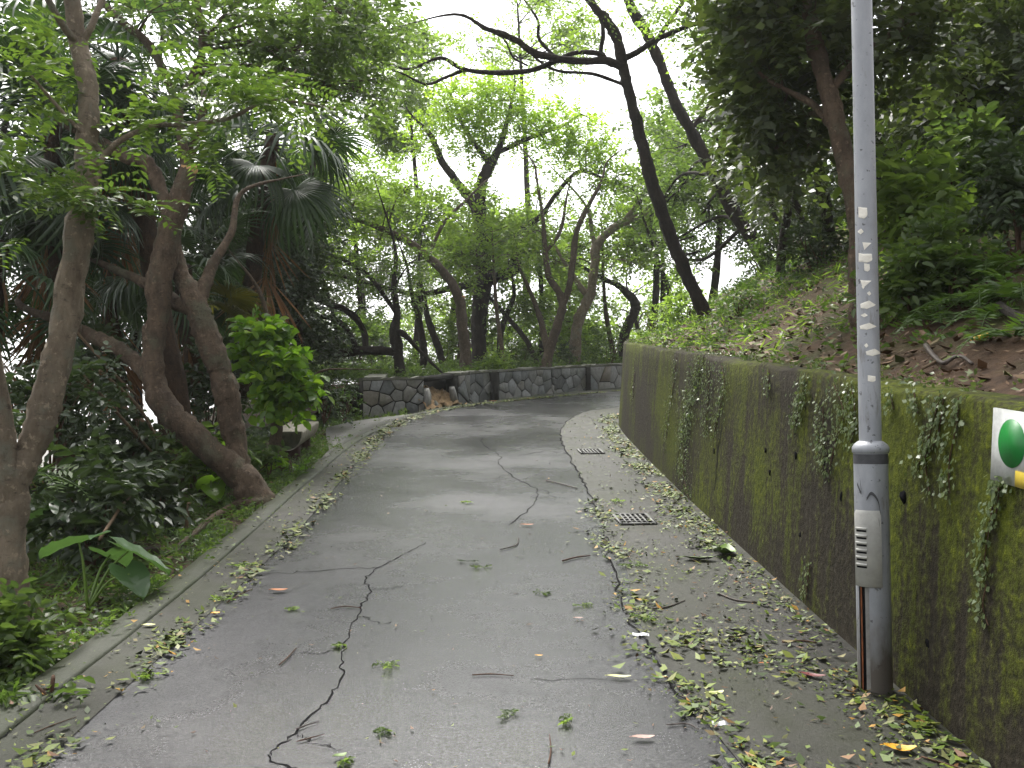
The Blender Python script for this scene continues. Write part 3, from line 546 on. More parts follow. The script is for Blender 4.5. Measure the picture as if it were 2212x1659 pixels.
def limb_px(pts):
    P = [at(x, y, Y) for x, y, Y, r in pts]; return np.array(P), np.array([r*Y/F for x, y, Y, r in pts])
def tree(name, label, cat, limbs, clumps, leaf, lmat, bark, group=None, base=None, twigs=True, sides=9, extra=None, root=.0, dens=2.2):
    """limbs: photo-measured centre lines (x, y, distance, radius in px); clumps: (centre xyz, radii, twig count)"""
    limbs = [l if isinstance(l, tuple) else limb_px(l) for l in limbs]
    b = limbs[0][0][0] if base is None else np.array(base)
    t = thing(name, label, cat, b, group); mb = MB()
    for k, (P, r) in enumerate(limbs):
        if k == 0 and root: 
            P = np.vstack([P[0]-[0, 0, .25], P[0], P[1:]]); r = np.r_[r[0]*(1+root), r[0]*(1+root*.4), r[1:]]
        if r[-1] > .010 and not (extra and k == 0):
            dv = unit(P[-1]-P[-2]); P = np.vstack([P, P[-1]+(dv+rng.standard_normal(3)*.12)*r[-1]*14, P[-1]+(dv+rng.standard_normal(3)*.25)*r[-1]*30]); r = np.r_[r, r[-1]*.6, .004]
        Q = crom(np.hstack([P, r[:, None]]), 3); n_ = len(Q); Q[1:-1, :3] += rng.standard_normal((n_-2, 3))*Q[1:-1, 3:]*.05; Q[:, 3] *= 1+.045*rng.standard_normal(n_); mb.tube(Q[:, :3], Q[:, 3], sides, 3, .07)
    if twigs and clumps:
        pts = np.vstack([crom(P, 6) for P, r in limbs]); rad = np.concatenate([crom(r[:, None], 6)[:, 0] for P, r in limbs])
        for c, r, n in clumps:
            c = np.asarray(c); d = np.linalg.norm(pts-c, axis=1)+.8*np.maximum(pts[:, 2]-c[2], 0)+(.6*(pts[:, 2] < b[2]+.8)); i = np.argmin(d); a = pts[i]; Lg = np.linalg.norm(c-a); r0 = min(rad[i]*.6, .012+.012*Lg)
            mid = (a+c)/2+np.array([0, 0, .10*Lg])+rng.standard_normal(3)*.06*Lg; mb.tube([a, mid, c], [r0, r0*.75, r0*.5], 6, 5, .03)
            for q in range(5):
                e = c+unit(rng.standard_normal(3))*np.asarray(r)*.85; m = (c+e)/2+rng.standard_normal(3)*.08*np.linalg.norm(e-c); s0 = a+(c-a)*random.uniform(.6, 1); mb.tube([s0, m, e], [r0*.45, r0*.32, .004], 5, 4, .02)
    mb.build('trunk', bark, t, b, smooth=True)
    if clumps:
        cr = MB()
        for c, r, n in clumps: cloud(cr, c, r, int(n*dens), leaf)
        cr.build('crown', lmat, t, b)
    if extra: extra(t, b)
    return t
def CL(items, Y=None):
    """clumps from photo measures: (x, y, distance, rx px, ry px, depth radius m, twigs)"""
    out = []
    for x, y, D, rx, ry, rz, n in items: out.append((at(x, y, D), (rx*D/F, rz, ry*D/F), n))
    return out
def fill(x0, x1, y0, y1, D, m, n, rf=(.16, .3), depth=1.5, shape=True):
    out = []; 
    while len(out) < m:
        u, v = random.uniform(-1, 1), random.uniform(-1, 1)
        if shape and u*u+v*v > 1.05: continue
        x, y = (x0+x1)/2+u*(x1-x0)/2, (y0+y1)/2+v*(y1-y0)/2; r = random.uniform(*rf)*min(x1-x0, y1-y0)*random.uniform(.8, 1.2); dd = D+random.uniform(-depth, depth)
        out.append((at(x, y, dd), (r*1.25*dd/F, r*1.1*dd/F, r*.8*dd/F), n))
    return out
def bgtree(name, label, box, D, m, n, leaf, lmat, bark, trunk_px=None, r=14, group=None, depth=1.5, rf=(.16, .3), lean=0, base_pt=None):
    x0, x1, y0, y1 = box; cl = fill(x0, x1, y0, y1, D, m, n, rf, depth); top = at((x0+x1)/2, y0*.6+y1*.4, D); xt = trunk_px if trunk_px is not None else (x0+x1)/2+lean
    a = at(xt, 900, D); a[2] = float(surf(a[0], a[1])[0])-.1
    if base_pt is not None: a = np.array(base_pt)
    mid = a*.5+top*.5+np.array([random.uniform(-.4, .4), random.uniform(-.3, .3), 0]); rr = r*D/F
    return tree(name, label, 'tree', [(np.array([a, a*.75+mid*.25+rng.standard_normal(3)*.1, mid, top]), np.array([rr*1.25, rr, rr*.75, rr*.3]))], cl, leaf, lmat, bark, group)

# ------------------------------------------------------------------ left foreground trees
def cut_end(x, y, D, r, d=(.15, -.3, .9)):
    def f(t, b):
        c = at(x, y, D)-b; d_ = unit(np.array(d)); u = unit(np.cross(d_, [1, 0, 0])); v = np.cross(d_, u); th = np.linspace(0, 2*np.pi, 14, endpoint=False); rr = r*D/F
        mb = MB(); A = [c+d_*.012+rr*(u*math.cos(a)+v*math.sin(a)) for a in th]; B = [c-d_*.05+rr*1.02*(u*math.cos(a)+v*math.sin(a)) for a in th]
        mb.ngons(A+B, [list(range(14))]+[[k, 14+k, 14+(k+1) % 14, (k+1) % 14] for k in range(14)]); mb.build('cut_stub', M['cut'], t)
    return f
tree('forked_tree', 'slender grey-tan tree forking low, with feathery compound leaves, at the kerb', 'tree', [
    [(22,1420,5.15,42),(24,1290,5.15,34),(24,1150,5.15,32),(36,1040,5.15,31),(78,940,5.2,31),(120,790,5.25,31),(152,620,5.3,30),(178,440,5.3,26),(188,300,5.3,23),(190,190,5.35,21),(168,80,5.4,19),(150,-40,5.4,16),(140,-260,5.5,9)],
    [(30,1120,5.15,26),(14,980,5.1,23),(-4,850,5.05,21),(-50,620,5.0,18),(-120,330,4.9,14)],
    [(186,430,5.3,8),(210,385,5.3,7),(226,335,5.3,7),(275,295,5.35,6),(329,272,5.5,5.5),(400,268,5.6,5),(494,256,5.8,4.5),(578,216,6,4),(650,222,6.2,3),(730,236,6.4,2)],
    [(224,332,5.3,5),(180,290,5.25,4.5),(120,225,5.2,4),(64,160,5.1,3)], [(176,100,5.4,8),(140,60,5.3,8),(100,-10,5.2,7)], [(178,95,5.4,8),(200,50,5.4,7),(228,-20,5.5,6)], [(578,216,6,3),(610,190,6.05,2.5),(640,150,6.1,1.5)],
  ], CL([(480,165,5.7,90,14,.25,14),(540,168,5.8,60,14,.2,10),(410,168,5.6,70,10,.2,8),(600,205,6,70,22,.25,12),(670,235,6.2,60,25,.25,10),(500,225,5.8,60,22,.2,10),(420,245,5.6,50,18,.2,8),(330,255,5.5,50,18,.2,9),(270,240,5.4,50,16,.2,7),(330,315,5.5,50,18,.2,5),(400,310,5.6,40,18,.2,4),(440,350,5.7,30,14,.2,3),(255,350,5.35,30,22,.2,3),
    (60,370,4.9,70,20,.3,10),(120,395,4.9,60,12,.2,7),(230,412,5.0,60,10,.15,8),(190,432,5.0,70,10,.15,8),(270,455,5.0,50,8,.15,5),(40,335,4.8,50,22,.2,6),(20,230,5,40,25,.25,5),(90,170,5.1,60,20,.2,6),(140,190,5.2,40,14,.2,4),(40,90,5.1,60,30,.3,7),(20,500,4.8,25,30,.2,3),(180,118,5.3,45,10,.15,5),(30,30,5.2,70,40,.3,8),(-60,300,4.9,90,120,.5,14),(-80,60,5,120,120,.6,16)]),
  LF_PIN, M['l_pinnate'], M['bark_tan'], twigs=False, root=.35, sides=12, dens=1.0)
tree('twin_trunk_tree', 'crooked brown tree with two thick leaning trunks rising from one foot beside the kerb', 'tree', [
    [(552,1095,9,44),(528,1040,9,31),(470,985,9,28),(400,922,9,27),(346,862,9.05,29),(330,790,9.1,24),(338,690,9.1,24),(346,600,9.1,27),(366,500,9.1,26),(390,420,9.1,22),(408,364,9.1,18)],
    [(548,1085,9.1,34),(520,1010,9.15,24),(503,930,9.2,25),(490,850,9.2,27),(472,795,9.2,28),(448,725,9.2,28),(425,665,9.2,26),(395,600,9.25,21),(375,546,9.3,19),(372,470,9.4,16),(396,380,9.5,13)],
    [(345,850,9.05,18),(300,788,9.2,17),(255,752,9.3,16),(200,727,9.4,15),(150,700,9.5,12)], [(420,668,9.2,18),(380,655,9.3,17),(340,625,9.5,14),(290,600,9.7,10)], [(428,655,9.2,16),(445,610,9.3,14),(460,570,9.4,11),(500,500,9.6,8)],
    [(366,470,9.1,15),(340,390,9.2,16),(314,351,9.2,16),(263,336,9.3,14),(210,300,9.4,10)], [(400,390,9.1,13),(398,329,9.1,11),(385,240,9.15,10),(410,180,9.2,10),(435,120,9.2,9),(436,60,9.3,9),(418,-20,9.3,8),(400,-160,9.4,5)], [(385,236,9.15,8),(345,135,9.1,9),(314,88,9.1,9),(256,40,9.1,8),(190,-30,9.1,5)], [(436,90,9.25,6),(500,20,9.3,5),(600,-60,9.4,4)]],
  CL([(620,40,9.3,110,70,.6,60),(720,110,9.6,90,70,.6,55),(800,50,9.8,80,70,.6,50),(560,90,9.2,80,50,.5,35),(500,30,9.2,90,60,.5,40),(670,190,9.6,80,45,.5,36),(780,190,9.9,70,55,.5,36),(420,50,9.2,70,60,.5,26),(330,20,9,80,60,.5,26),(640,110,9.3,60,50,.4,30),(740,30,9.5,70,50,.4,30),(760,-330,8.6,220,130,.9,44),(480,-420,8.0,240,150,1.,44),(980,-480,7.8,200,120,.9,34)]),
  dict(tl=.30, k=9, l=.085, w=.5), M['l_mid'], M['bark_brown'], dens=1.5, extra=cut_end(409,360,9.1,18), root=.25, sides=12)
tree('round_sapling', 'small lopsided tree with fresh green heart-shaped leaves on a stout stem by the bench', 'tree', [[(596,1012,11.3,16),(596,950,11.3,13),(600,890,11.3,13),(606,830,11.3,10),(590,760,11.3,7)], [(600,880,11.3,8),(640,845,11.2,6),(670,830,11.2,4)]],
  CL([(560,712,11.2,40,24,.22,20),(585,742,11.1,44,28,.24,22),(545,765,11.2,34,30,.22,16),(612,785,11,44,30,.26,24),(575,815,11.0,44,34,.26,22),(630,825,11,46,32,.26,24),(664,838,11,30,24,.2,13),(600,850,11,48,24,.26,16),(638,862,11,34,16,.2,8),(525,706,11.2,20,10,.12,5),(605,715,11.2,18,14,.12,5)]),
  dict(tl=.20, k=7, l=.115, w=.78, lod=1, droop=.45, fold=.12), M['l_bright'], M['bark_brown'], root=.3, dens=1.3)

# ------------------------------------------------------------------ fan palms
def frond_mesh(seed, name, mat, L=.62, pet=.75, nseg=30, span=125, droop=.55, dead=False):
    r_ = np.random.default_rng(seed); mb = MB(); hub = np.array([pet, 0, -.12*pet])
    mb.tube([(0, 0, 0), (pet*.5, 0, .03), hub], [.016, .012, .008], 5, 4, 0, False)
    for i in range(nseg):
        a = R(-span+2*span*(i+.5)/nseg); l = L*(.72+.28*math.cos(a*.6))*r_.uniform(.88, 1.08); sw = R(2*span/nseg)*.5; dr = droop*r_.uniform(.7, 1.4)
        st = np.array([0, .25, .5, .72, .88, 1.0]); rr = st*l; hw = np.where(st < .5, rr*math.tan(sw), .5*l*math.tan(sw)*np.clip(1-(st-.5)/.5, .04, 1)**.7)
        if dead: a += r_.normal(0, .12)
        dx, dy = math.cos(a), math.sin(a); z = -dr*l*np.clip(st-.35, 0, 1)**1.6*1.5+.10*rr*abs(math.sin(a)); zz = z; rx = rr*np.sqrt(np.clip(1-(dr*np.clip(st-.35, 0, 1))**2, .25, 1))
        for sgn in (-1, 1):
            c = hub+np.c_[rx*dx, rx*dy, zz]; e = c+np.c_[-dy*hw*sgn, dx*hw*sgn, -hw*.45]
            V = np.stack([c, e], 1).reshape(-1, 3); k = np.arange(len(st)-1)[:, None]*2; mb.quads(V, np.hstack([k, k+2, k+3, k+1]))
    me = mb.build(name, mat); d = me.data; bpy.data.objects.remove(me); return d
FR = [frond_mesh(i, 'frond', M['palm'], L=.62+.06*i, droop=.5+.12*i) for i in range(4)]; FG = [frond_mesh(9, 'frond', M['palm_gold'], L=.7, droop=.3)]
FD = [frond_mesh(20+i, 'dead_frond', M['dead'], L=.66, droop=.12, nseg=20, span=38, dead=True) for i in range(3)]
def palm(label, limb, nf, nd, size=1.0, gold=0, seed=1, el=(-50, 65), skirt_z=.9):
    r_ = random.Random(seed); P, rd = limb_px(limb); b = P[0]; t = thing('fan_palm', label, 'palm', b, 'fan palms in the thicket')
    mb = MB(); mb.tube(P, rd, 10, 5, .10); mb.build('trunk', M['fibre'], t, b, smooth=True); c = P[-1]-b
    def put(nm, me, off, az, elv, s, roll=0):
        o = bpy.data.objects.new(nm, me); COL.objects.link(o); o.parent = t; o.location = off; o.scale = (s, s, s)
        o.rotation_euler = (Matrix.Rotation(az, 4, 'Z') @ Matrix.Rotation(-elv, 4, 'Y') @ Matrix.Rotation(roll, 4, 'X')).to_euler()
    for i in range(nf):
        f = (i+.5)/nf; e = R(el[1]+(el[0]-el[1])*f+r_.uniform(-9, 9)); put('frond', FR[i % 4], c-np.array([0, 0, .25*f*size]), i*2.399+r_.uniform(-.2, .2), e, size*r_.uniform(.85, 1.15), r_.uniform(-.5, .5))
    for i in range(gold): put('frond', FG[0], c-np.array([0, 0, .4]), r_.uniform(0, 6.28), R(r_.uniform(-25, 10)), size*1.05, r_.uniform(-.4, .4))
    for i in range(nd):
        put('dead_frond', FD[i % 3], c-np.array([0, 0, .25+skirt_z*i/max(nd, 1)]), i*2.399+r_.uniform(-.3, .3), R(r_.uniform(-89, -78)), size*r_.uniform(.9, 1.3), r_.uniform(-.6, .6))
    return t
palm('fan palm behind the forked tree with long hanging brown dead fronds', [(150,1040,9.9,24),(130,800,9.9,22),(118,500,9.9,20),(113,275,9.9,18)], 24, 9, .95, 0, 3, (-70, 55), 1.2)
palm('tall fan palm standing behind the crooked twin trunks, its crown near the top', [(385,1095,10.2,46),(382,980,10.2,40),(350,700,10.3,26),(300,400,10.4,23),(255,130,10.4,20)], 24, 7, .95, 0, 5, (-60, 60))
palm('fan palm with hairy dark trunk spreading wide fronds left of the stone wall', [(525,860,13,20),(538,700,13,19),(550,560,13,18),(568,420,13,17),(590,285,13,15)], 22, 3, 1.1, 0, 8, (-55, 40))
palm('short fan palm with one ageing golden frond between the leaning trunks', [(420,860,12.2,20),(415,760,12.2,20),(400,650,12.2,20),(392,575,12.2,20)], 12, 5, .85, 3, 11, (-30, 50))
palm('fan palm deep in shade at the far left of the thicket', [(-30,900,9.5,22),(-20,700,9.5,22),(0,520,9.5,20)], 18, 8, .9, 0, 14)
palm('fan palm farther back in the thicket left of the twin trunks', [(260,900,12.5,18),(245,700,12.5,18),(235,480,12.5,16)], 20, 10, 1.1, 0, 17)

# ------------------------------------------------------------------ centre trees beyond the stone wall
tree('spreading_tree', 'tall tree with thick black trunk and lime-green crown behind the stone wall', 'tree', [
    [(1034,800,25,19),(1034,730,25,17),(1037,660,25,18),(1045,605,25,20),(1042,520,25,15),(1038,440,25,13),(1042,390,25,13),(1062,350,25,11),(1085,300,25,7),(1105,220,25,3)],
    [(1045,608,25,15),(1085,592,25,14),(1113,578,25,12),(1116,535,25,9),(1130,492,25,8),(1170,465,25,6),(1205,415,25,5),(1255,370,25,4),(1330,400,25,3)], [(1040,606,25,10),(965,625,24.4,7),(900,636,24,6),(830,620,23.6,5),(720,592,23,4),(640,580,23,3)],
    [(1036,480,25,10),(1020,440,25,10),(985,390,25,9),(955,350,25,8),(935,300,25,6),(905,265,25,3)], [(1062,355,25,7),(1040,330,25,6),(1000,270,25,4)], [(1075,330,25,6),(1140,300,25,5),(1220,270,25,3)]],
  CL([(960,235,25,50,40,.8,34),(1020,215,25,60,40,.8,42),(1080,215,25,60,42,.8,42),(1010,275,25,70,45,.8,44),(1090,275,25,70,45,.8,44),(1150,260,25,60,40,.8,34),(1210,270,25,60,40,.8,34),(1270,300,25,55,40,.8,32),(1180,315,25,60,36,.8,30),(1310,345,25,45,45,.8,24),(1250,345,25,50,36,.8,24),(1020,330,25,45,30,.6,16),(920,300,25.2,45,40,.8,20),(1090,180,25.3,60,36,.8,22),(1200,410,25,60,40,.8,16),(1330,420,25,40,40,.7,14)]),
  dict(tl=.42, k=12, l=.115, w=.42), M['l_lime'], M['bark_dark'], root=.15, dens=3.0)
tree('lopped_tree', 'tan tree lopped at its fork, one long limb reaching left, rooted on the stone wall', 'tree', [[(1008,822,22.3,20),(1005,790,22.3,14),(1004,750,22.3,13),(999,700,22.3,12),(993,642,22.3,12)], [(996,662,22.3,11),(975,610,22.2,10),(920,552,22.2,9),(870,515,22.1,8),(815,490,22,6),(740,465,22,3)], [(925,555,22.2,4),(960,480,22.3,4),(1010,430,22.4,3)]],
  CL([(760,440,22,70,45,.9,44),(690,460,22,60,45,.9,40),(840,450,22,60,40,.8,36),(780,380,22,70,40,.9,40),(880,400,22,50,40,.8,28),(700,380,22,60,40,.9,34),(960,460,22.3,50,40,.7,20),(640,420,22,50,40,.8,26),(820,520,22,60,30,.8,22),(720,520,22,60,35,.8,26)]), dict(tl=.38, k=10, l=.115, w=.5), M['l_light'], M['bark_red'], dens=2.0, extra=cut_end(993,640,22.3,12,(0,-.2,1)), root=.4)
tree('sprawling_tree', 'low dark tree with long bare limbs sweeping sideways left of the black trunk', 'tree', [[(866,830,20.6,15),(862,790,20.6,13),(858,752,20.6,12),(853,712,20.6,11),(858,672,20.6,8),(850,620,20.7,6)], [(858,760,20.6,10),(806,757,20.5,10),(755,760,20.4,10),(712,762,20.4,10),(679,742,20.4,10),(648,716,20.4,9),(630,690,20.4,8),(620,650,20.5,6),(612,590,20.6,4)],
    [(790,758,20.5,7),(785,715,20.7,7),(755,675,20.8,7),(692,648,20.8,7),(632,620,20.9,5),(600,570,21,4)], [(770,760,20.5,6),(758,725,20.3,6),(735,697,20.2,6),(698,684,20.2,5),(640,676,20.2,4)], [(855,715,20.6,7),(872,722,20.5,7),(892,742,20.5,5)], [(858,680,20.6,5),(800,600,20.8,5),(740,560,21,4)], [(730,762,20.4,4),(722,690,20.5,4),(700,610,20.6,3)]],
  CL([(640,560,20.8,70,45,.9,36),(720,570,21,70,40,.9,36),(800,590,20.9,60,40,.9,32),(860,610,20.8,50,40,.8,26),(640,640,20.6,50,45,.8,24),(580,600,20.8,50,50,.8,26),(700,625,20.9,60,25,.7,16),(900,560,20.9,60,35,.8,26),(800,665,21.5,60,30,.6,16)]), dict(tl=.32, k=10, l=.085, w=.48), M['l_mid'], M['bark_dark'])
tree('slim_forked_tree', 'slim tan tree forking into two thin stems above the stone wall', 'tree', [[(1176,815,23.6,13),(1186,765,23.6,11),(1203,705,23.6,10),(1215,655,23.6,10),(1203,625,23.6,8),(1185,595,23.6,7),(1178,540,23.6,6),(1172,470,23.6,4),(1160,390,23.6,3)], [(1215,660,23.6,8),(1230,618,23.6,7),(1238,560,23.6,7),(1246,500,23.6,6),(1268,450,23.6,5),(1300,390,23.6,3)], [(1178,545,23.6,4),(1210,500,23.6,4),(1225,420,23.6,2)], [(1185,770,23.7,8),(1170,700,24,7),(1150,640,24,5)]],
  CL([(1180,430,23.6,60,40,.8,14),(1280,400,23.6,60,40,.8,14),(1230,470,23.6,50,35,.8,10),(1150,500,23.6,40,30,.7,9),(1280,480,23.6,40,30,.7,9),(1200,560,23.8,50,30,.7,9)]), dict(tl=.36, k=9, l=.085, w=.48), M['l_light'], M['bark_red'], root=.25)
tree('bent_tree', 'mossy brown tree bending right above the stone wall toward the bank', 'tree', [[(1240,812,25.4,14),(1243,745,25.4,12),(1250,690,25.4,12),(1274,640,25.4,11),(1285,575,25.4,10),(1289,532,25.4,10),(1330,490,25.4,8),(1380,466,25.4,7),(1425,440,25.4,4)], [(1287,545,25.4,6),(1279,505,25.4,5)], [(1345,482,25.4,6),(1385,430,25.4,5),(1412,380,25.4,3)], [(1274,645,25.4,7),(1240,600,25.5,6),(1215,560,25.5,4)]],
  CL([(1400,400,25.4,50,40,.8,20),(1430,450,25.4,50,40,.8,20),(1370,430,25.4,45,35,.8,14),(1340,560,25.6,60,40,.8,20),(1390,520,25.5,60,40,.8,20),(1240,590,25.6,40,30,.7,9)]), dict(tl=.36, k=9, l=.09, w=.48), M['l_light'], M['bark_tan'], root=.2)
for lab, limbs in (('thin dark stem just right of the black trunk', [(1078,820,25.5,7),(1080,740,25.5,7),(1090,690,25.5,6),(1110,640,25.5,5),(1105,590,25.5,3)]), ('thin slanting stem between the black trunk and the slim forked tree', [(1170,810,24.5,6),(1140,740,24.6,6),(1100,690,24.7,5),(1065,650,24.8,4)]), ('dark leaning stem left of the lopped tree', [(965,830,23,8),(950,760,23,8),(925,690,23,7),(915,640,23,5)]), ('dark stem next to the sprawling tree', [(905,830,22,8),(915,770,22,8),(905,690,22,7),(890,640,22,5)]),
    ('crooked dark limb tree at the bend near the bank', [(1345,800,27,12),(1350,720,27,11),(1368,680,27,11),(1372,655,27,10),(1340,620,27,7),(1300,600,27,5)]), ('slanting dark stem near the end of the retaining wall', [(1385,745,24,6),(1440,690,24,6),(1445,630,24,5),(1420,560,24,5),(1400,500,24,3)])):
    tree('young_tree', lab, 'tree', [limbs], CL([(limbs[-1][0], limbs[-1][1]-10, limbs[-1][2], 55, 40, .7, 20)]), dict(tl=.36, k=9, l=.09, w=.48), M['l_mid'], M['bark_dark'])

# ------------------------------------------------------------------ leaning trees on the bank
tree('leaning_tree', 'slender dark tree leaning left over the road with bare forked limbs', 'tree', [
    [(1530,705,14,19),(1512,655,14,15),(1482,590,14,14),(1452,520,14,14),(1420,430,14,14),(1396,350,14,14),(1376,270,14,13),(1357,190,14,12),(1345,140,14,12),(1332,80,14,12),(1306,40,14,11),(1278,8,14,8)],
    [(1348,145,14,9),(1310,132,13.9,9),(1255,132,13.8,8),(1200,126,13.7,8),(1150,112,13.6,8),(1120,90,13.55,7),(1085,74,13.5,7),(1046,60,13.5,5)], [(1312,134,13.9,6),(1294,116,13.9,6),(1241,114,13.9,5),(1202,131,13.8,6),(1149,151,13.7,6),(1097,157,13.6,6),(1005,151,13.5,5),(952,125,13.4,4),(886,149,13.3,3),(838,138,13.2,2)],
    [(1005,151,13.5,4),(960,168,13.45,3.5),(921,182,13.4,3),(872,160,13.3,2)], [(1345,182,14,4),(1281,160,14,3.5),(1193,149,14,3),(1130,100,14,2)], [(1296,118,13.9,5),(1303,66,13.9,5),(1290,20,14,4),(1262,-40,14,3)], [(1200,124,13.7,4),(1165,85,13.8,4),(1162,45,13.8,3),(1140,10,13.9,2)], [(1345,128,14,7),(1377,112,14,7),(1421,84,14,6),(1500,52,14,5),(1580,30,14,3)], [(1140,142,13.7,2.5),(1110,125,13.7,2.5),(1095,95,13.7,2)]],
  CL([(1480,40,14,60,34,.6,22),(1560,20,14,60,40,.6,26),(1420,30,14,40,26,.5,10),(1310,20,13.8,60,22,.5,6),(1200,50,13.7,70,25,.5,7),(1140,30,13.7,60,22,.5,6),(960,120,13.4,50,16,.4,5),(870,150,13.3,50,16,.4,6),(1250,90,13.8,60,16,.4,4),(1380,20,14,60,40,.6,14),(1460,80,14,50,20,.5,10),(1390,-220,13,140,80,.9,30),(830,-260,11,120,80,.9,30),(1100,-420,10.5,220,90,1.,50)]), dict(tl=.34, k=10, l=.075, w=.5), M['l_light'], M['bark_dark'], root=.3, twigs=False)
tree('leaning_tree', 'second leaning dark tree higher up the bank behind the first', 'tree', [[(1668,590,17,17),(1622,512,17,15),(1575,440,17,14),(1530,350,17,13),(1490,280,17,13),(1460,225,17,12),(1430,150,17,12),(1400,80,17,12),(1366,20,17,11),(1330,-60,17,7)], [(1490,285,17,6),(1530,230,17,5),(1580,170,17,3)], [(1410,100,17,6),(1450,40,17,5),(1500,-30,17,3)]],
  CL([(1470,400,18.8,60,50,.9,34),(1520,460,19,60,50,.9,34),(1560,330,19,70,60,.9,46),(1480,320,19,50,50,.9,26),(1430,430,19,40,40,.9,18),(1600,220,18.8,70,60,.9,46),(1540,150,18.8,60,50,.9,34),(1620,110,18.8,70,60,.9,40),(1560,40,18.8,70,50,.9,36),(1480,560,19.4,60,40,.9,28),(1440,530,19.4,40,40,.8,18)]), dict(tl=.36, k=10, l=.09, w=.5), M['l_mid'], M['bark_dark'], root=.2)
tree('broad_tree', 'reddish-brown trunk rising just behind the lamp post under a dark heavy canopy', 'tree', [[(1856,715,7.1,22),(1850,620,7.1,17),(1849,500,7.1,17),(1828,360,7.15,19),(1797,230,7.2,20),(1768,120,7.25,18),(1742,0,7.3,15),(1725,-180,7.4,9)], [(1815,300,7.2,10),(1760,230,7.3,8),(1690,190,7.4,5)], [(1790,200,7.2,10),(1860,120,7.2,8),(1940,60,7.2,5)]],
  CL([(1590,50,7.8,70,70,.6,34),(1650,130,7.8,90,80,.6,60),(1620,200,8,70,70,.6,40),(1680,250,8,90,70,.6,56),(1750,60,7.4,90,80,.6,54),(1800,200,8.0,80,80,.6,50),(1900,60,7.3,100,80,.6,60),(1660,10,7.6,100,60,.6,50),(1990,120,7.6,90,80,.6,56),(1660,330,8.3,70,45,.5,24),(1700,-120,7.5,260,110,1.,110),(1950,-100,7.3,220,110,1.,100),(1740,330,8.4,70,50,.5,26),(1420,-420,7.2,240,150,.9,50),(1650,-380,6.6,240,160,1.,60),(1850,-420,5.6,260,160,1.,50)]), dict(tl=.30, k=9, l=.10, w=.55), M['l_olive'], M['bark_brown'], root=.25, sides=12, dens=1.7)
for lab, limbs, cl in (
    ('dark trunk in the shade left of the reddish trunk', [(1795,520,12,13),(1780,430,12,13),(1760,330,12,13),(1740,220,12,11),(1720,100,12,8)], [(1700,300,12,110,70,1.,60),(1640,380,12.3,90,60,1.,46),(1780,250,12,90,70,1.,46),(1700,420,12.8,80,50,.9,26)]),
    ('dark trunk at the top of the slope right of the lamp post', [(2095,420,9,22),(2085,300,9,22),(2080,200,9,22),(2072,60,9,21),(2065,-100,9,18)], [(2050,60,9.2,110,90,.9,70),(2150,120,9,100,90,.9,70),(1980,220,9.3,90,80,.8,56),(2120,240,9.3,110,70,.8,70),(2200,20,8.8,100,90,.9,60),(2210,260,9,80,80,.8,50)]),
    ('thin dark stem on the slope left of the shaded trunk', [(1760,560,15,8),(1735,480,15,8),(1700,390,15,8),(1690,300,15,6)], [(1680,420,18.5,80,45,.7,30),(1690,330,18.5,80,60,.7,36)]),
    ('thin crooked stem between the second leaning tree and the shaded trunk', [(1715,575,16,8),(1690,500,16,7),(1665,430,16,7),(1660,330,16,5)], [(1640,400,18.6,70,50,.7,30),(1650,300,18.6,90,60,.7,40)]),
    ('leafy tree whose trunk hides behind the lamp post top', [(1905,470,10.5,14),(1900,380,10.5,14),(1890,280,10.5,14),(1880,150,10.5,10)], [(1900,300,10.4,80,70,.8,46),(1960,360,10.2,80,50,.8,34),(1840,360,10.8,60,60,.8,26),(1900,180,10.4,90,80,.9,50)])):
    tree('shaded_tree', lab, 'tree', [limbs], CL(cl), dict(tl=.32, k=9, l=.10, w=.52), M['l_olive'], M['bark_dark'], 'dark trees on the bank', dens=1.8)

# ------------------------------------------------------------------ background woodland
BL = dict(tl=.5, k=10, l=.15, w=.48); BS = dict(tl=.45, k=10, l=.12, w=.5)
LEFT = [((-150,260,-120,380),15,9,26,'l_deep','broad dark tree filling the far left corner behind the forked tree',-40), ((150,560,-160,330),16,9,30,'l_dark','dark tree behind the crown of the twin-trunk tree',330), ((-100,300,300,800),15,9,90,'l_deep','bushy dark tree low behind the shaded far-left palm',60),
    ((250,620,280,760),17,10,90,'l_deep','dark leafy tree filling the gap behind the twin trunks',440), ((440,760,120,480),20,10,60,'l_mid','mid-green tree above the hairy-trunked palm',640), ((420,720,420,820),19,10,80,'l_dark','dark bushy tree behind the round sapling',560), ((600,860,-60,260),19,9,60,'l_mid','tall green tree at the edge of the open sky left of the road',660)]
for box, D, m, n, lm, lab, tx in LEFT: bgtree('woodland_tree', lab, box, D, m, n, BS, M[lm], M['bark_dark'], tx, 12, 'trees of the left thicket', 1.5)
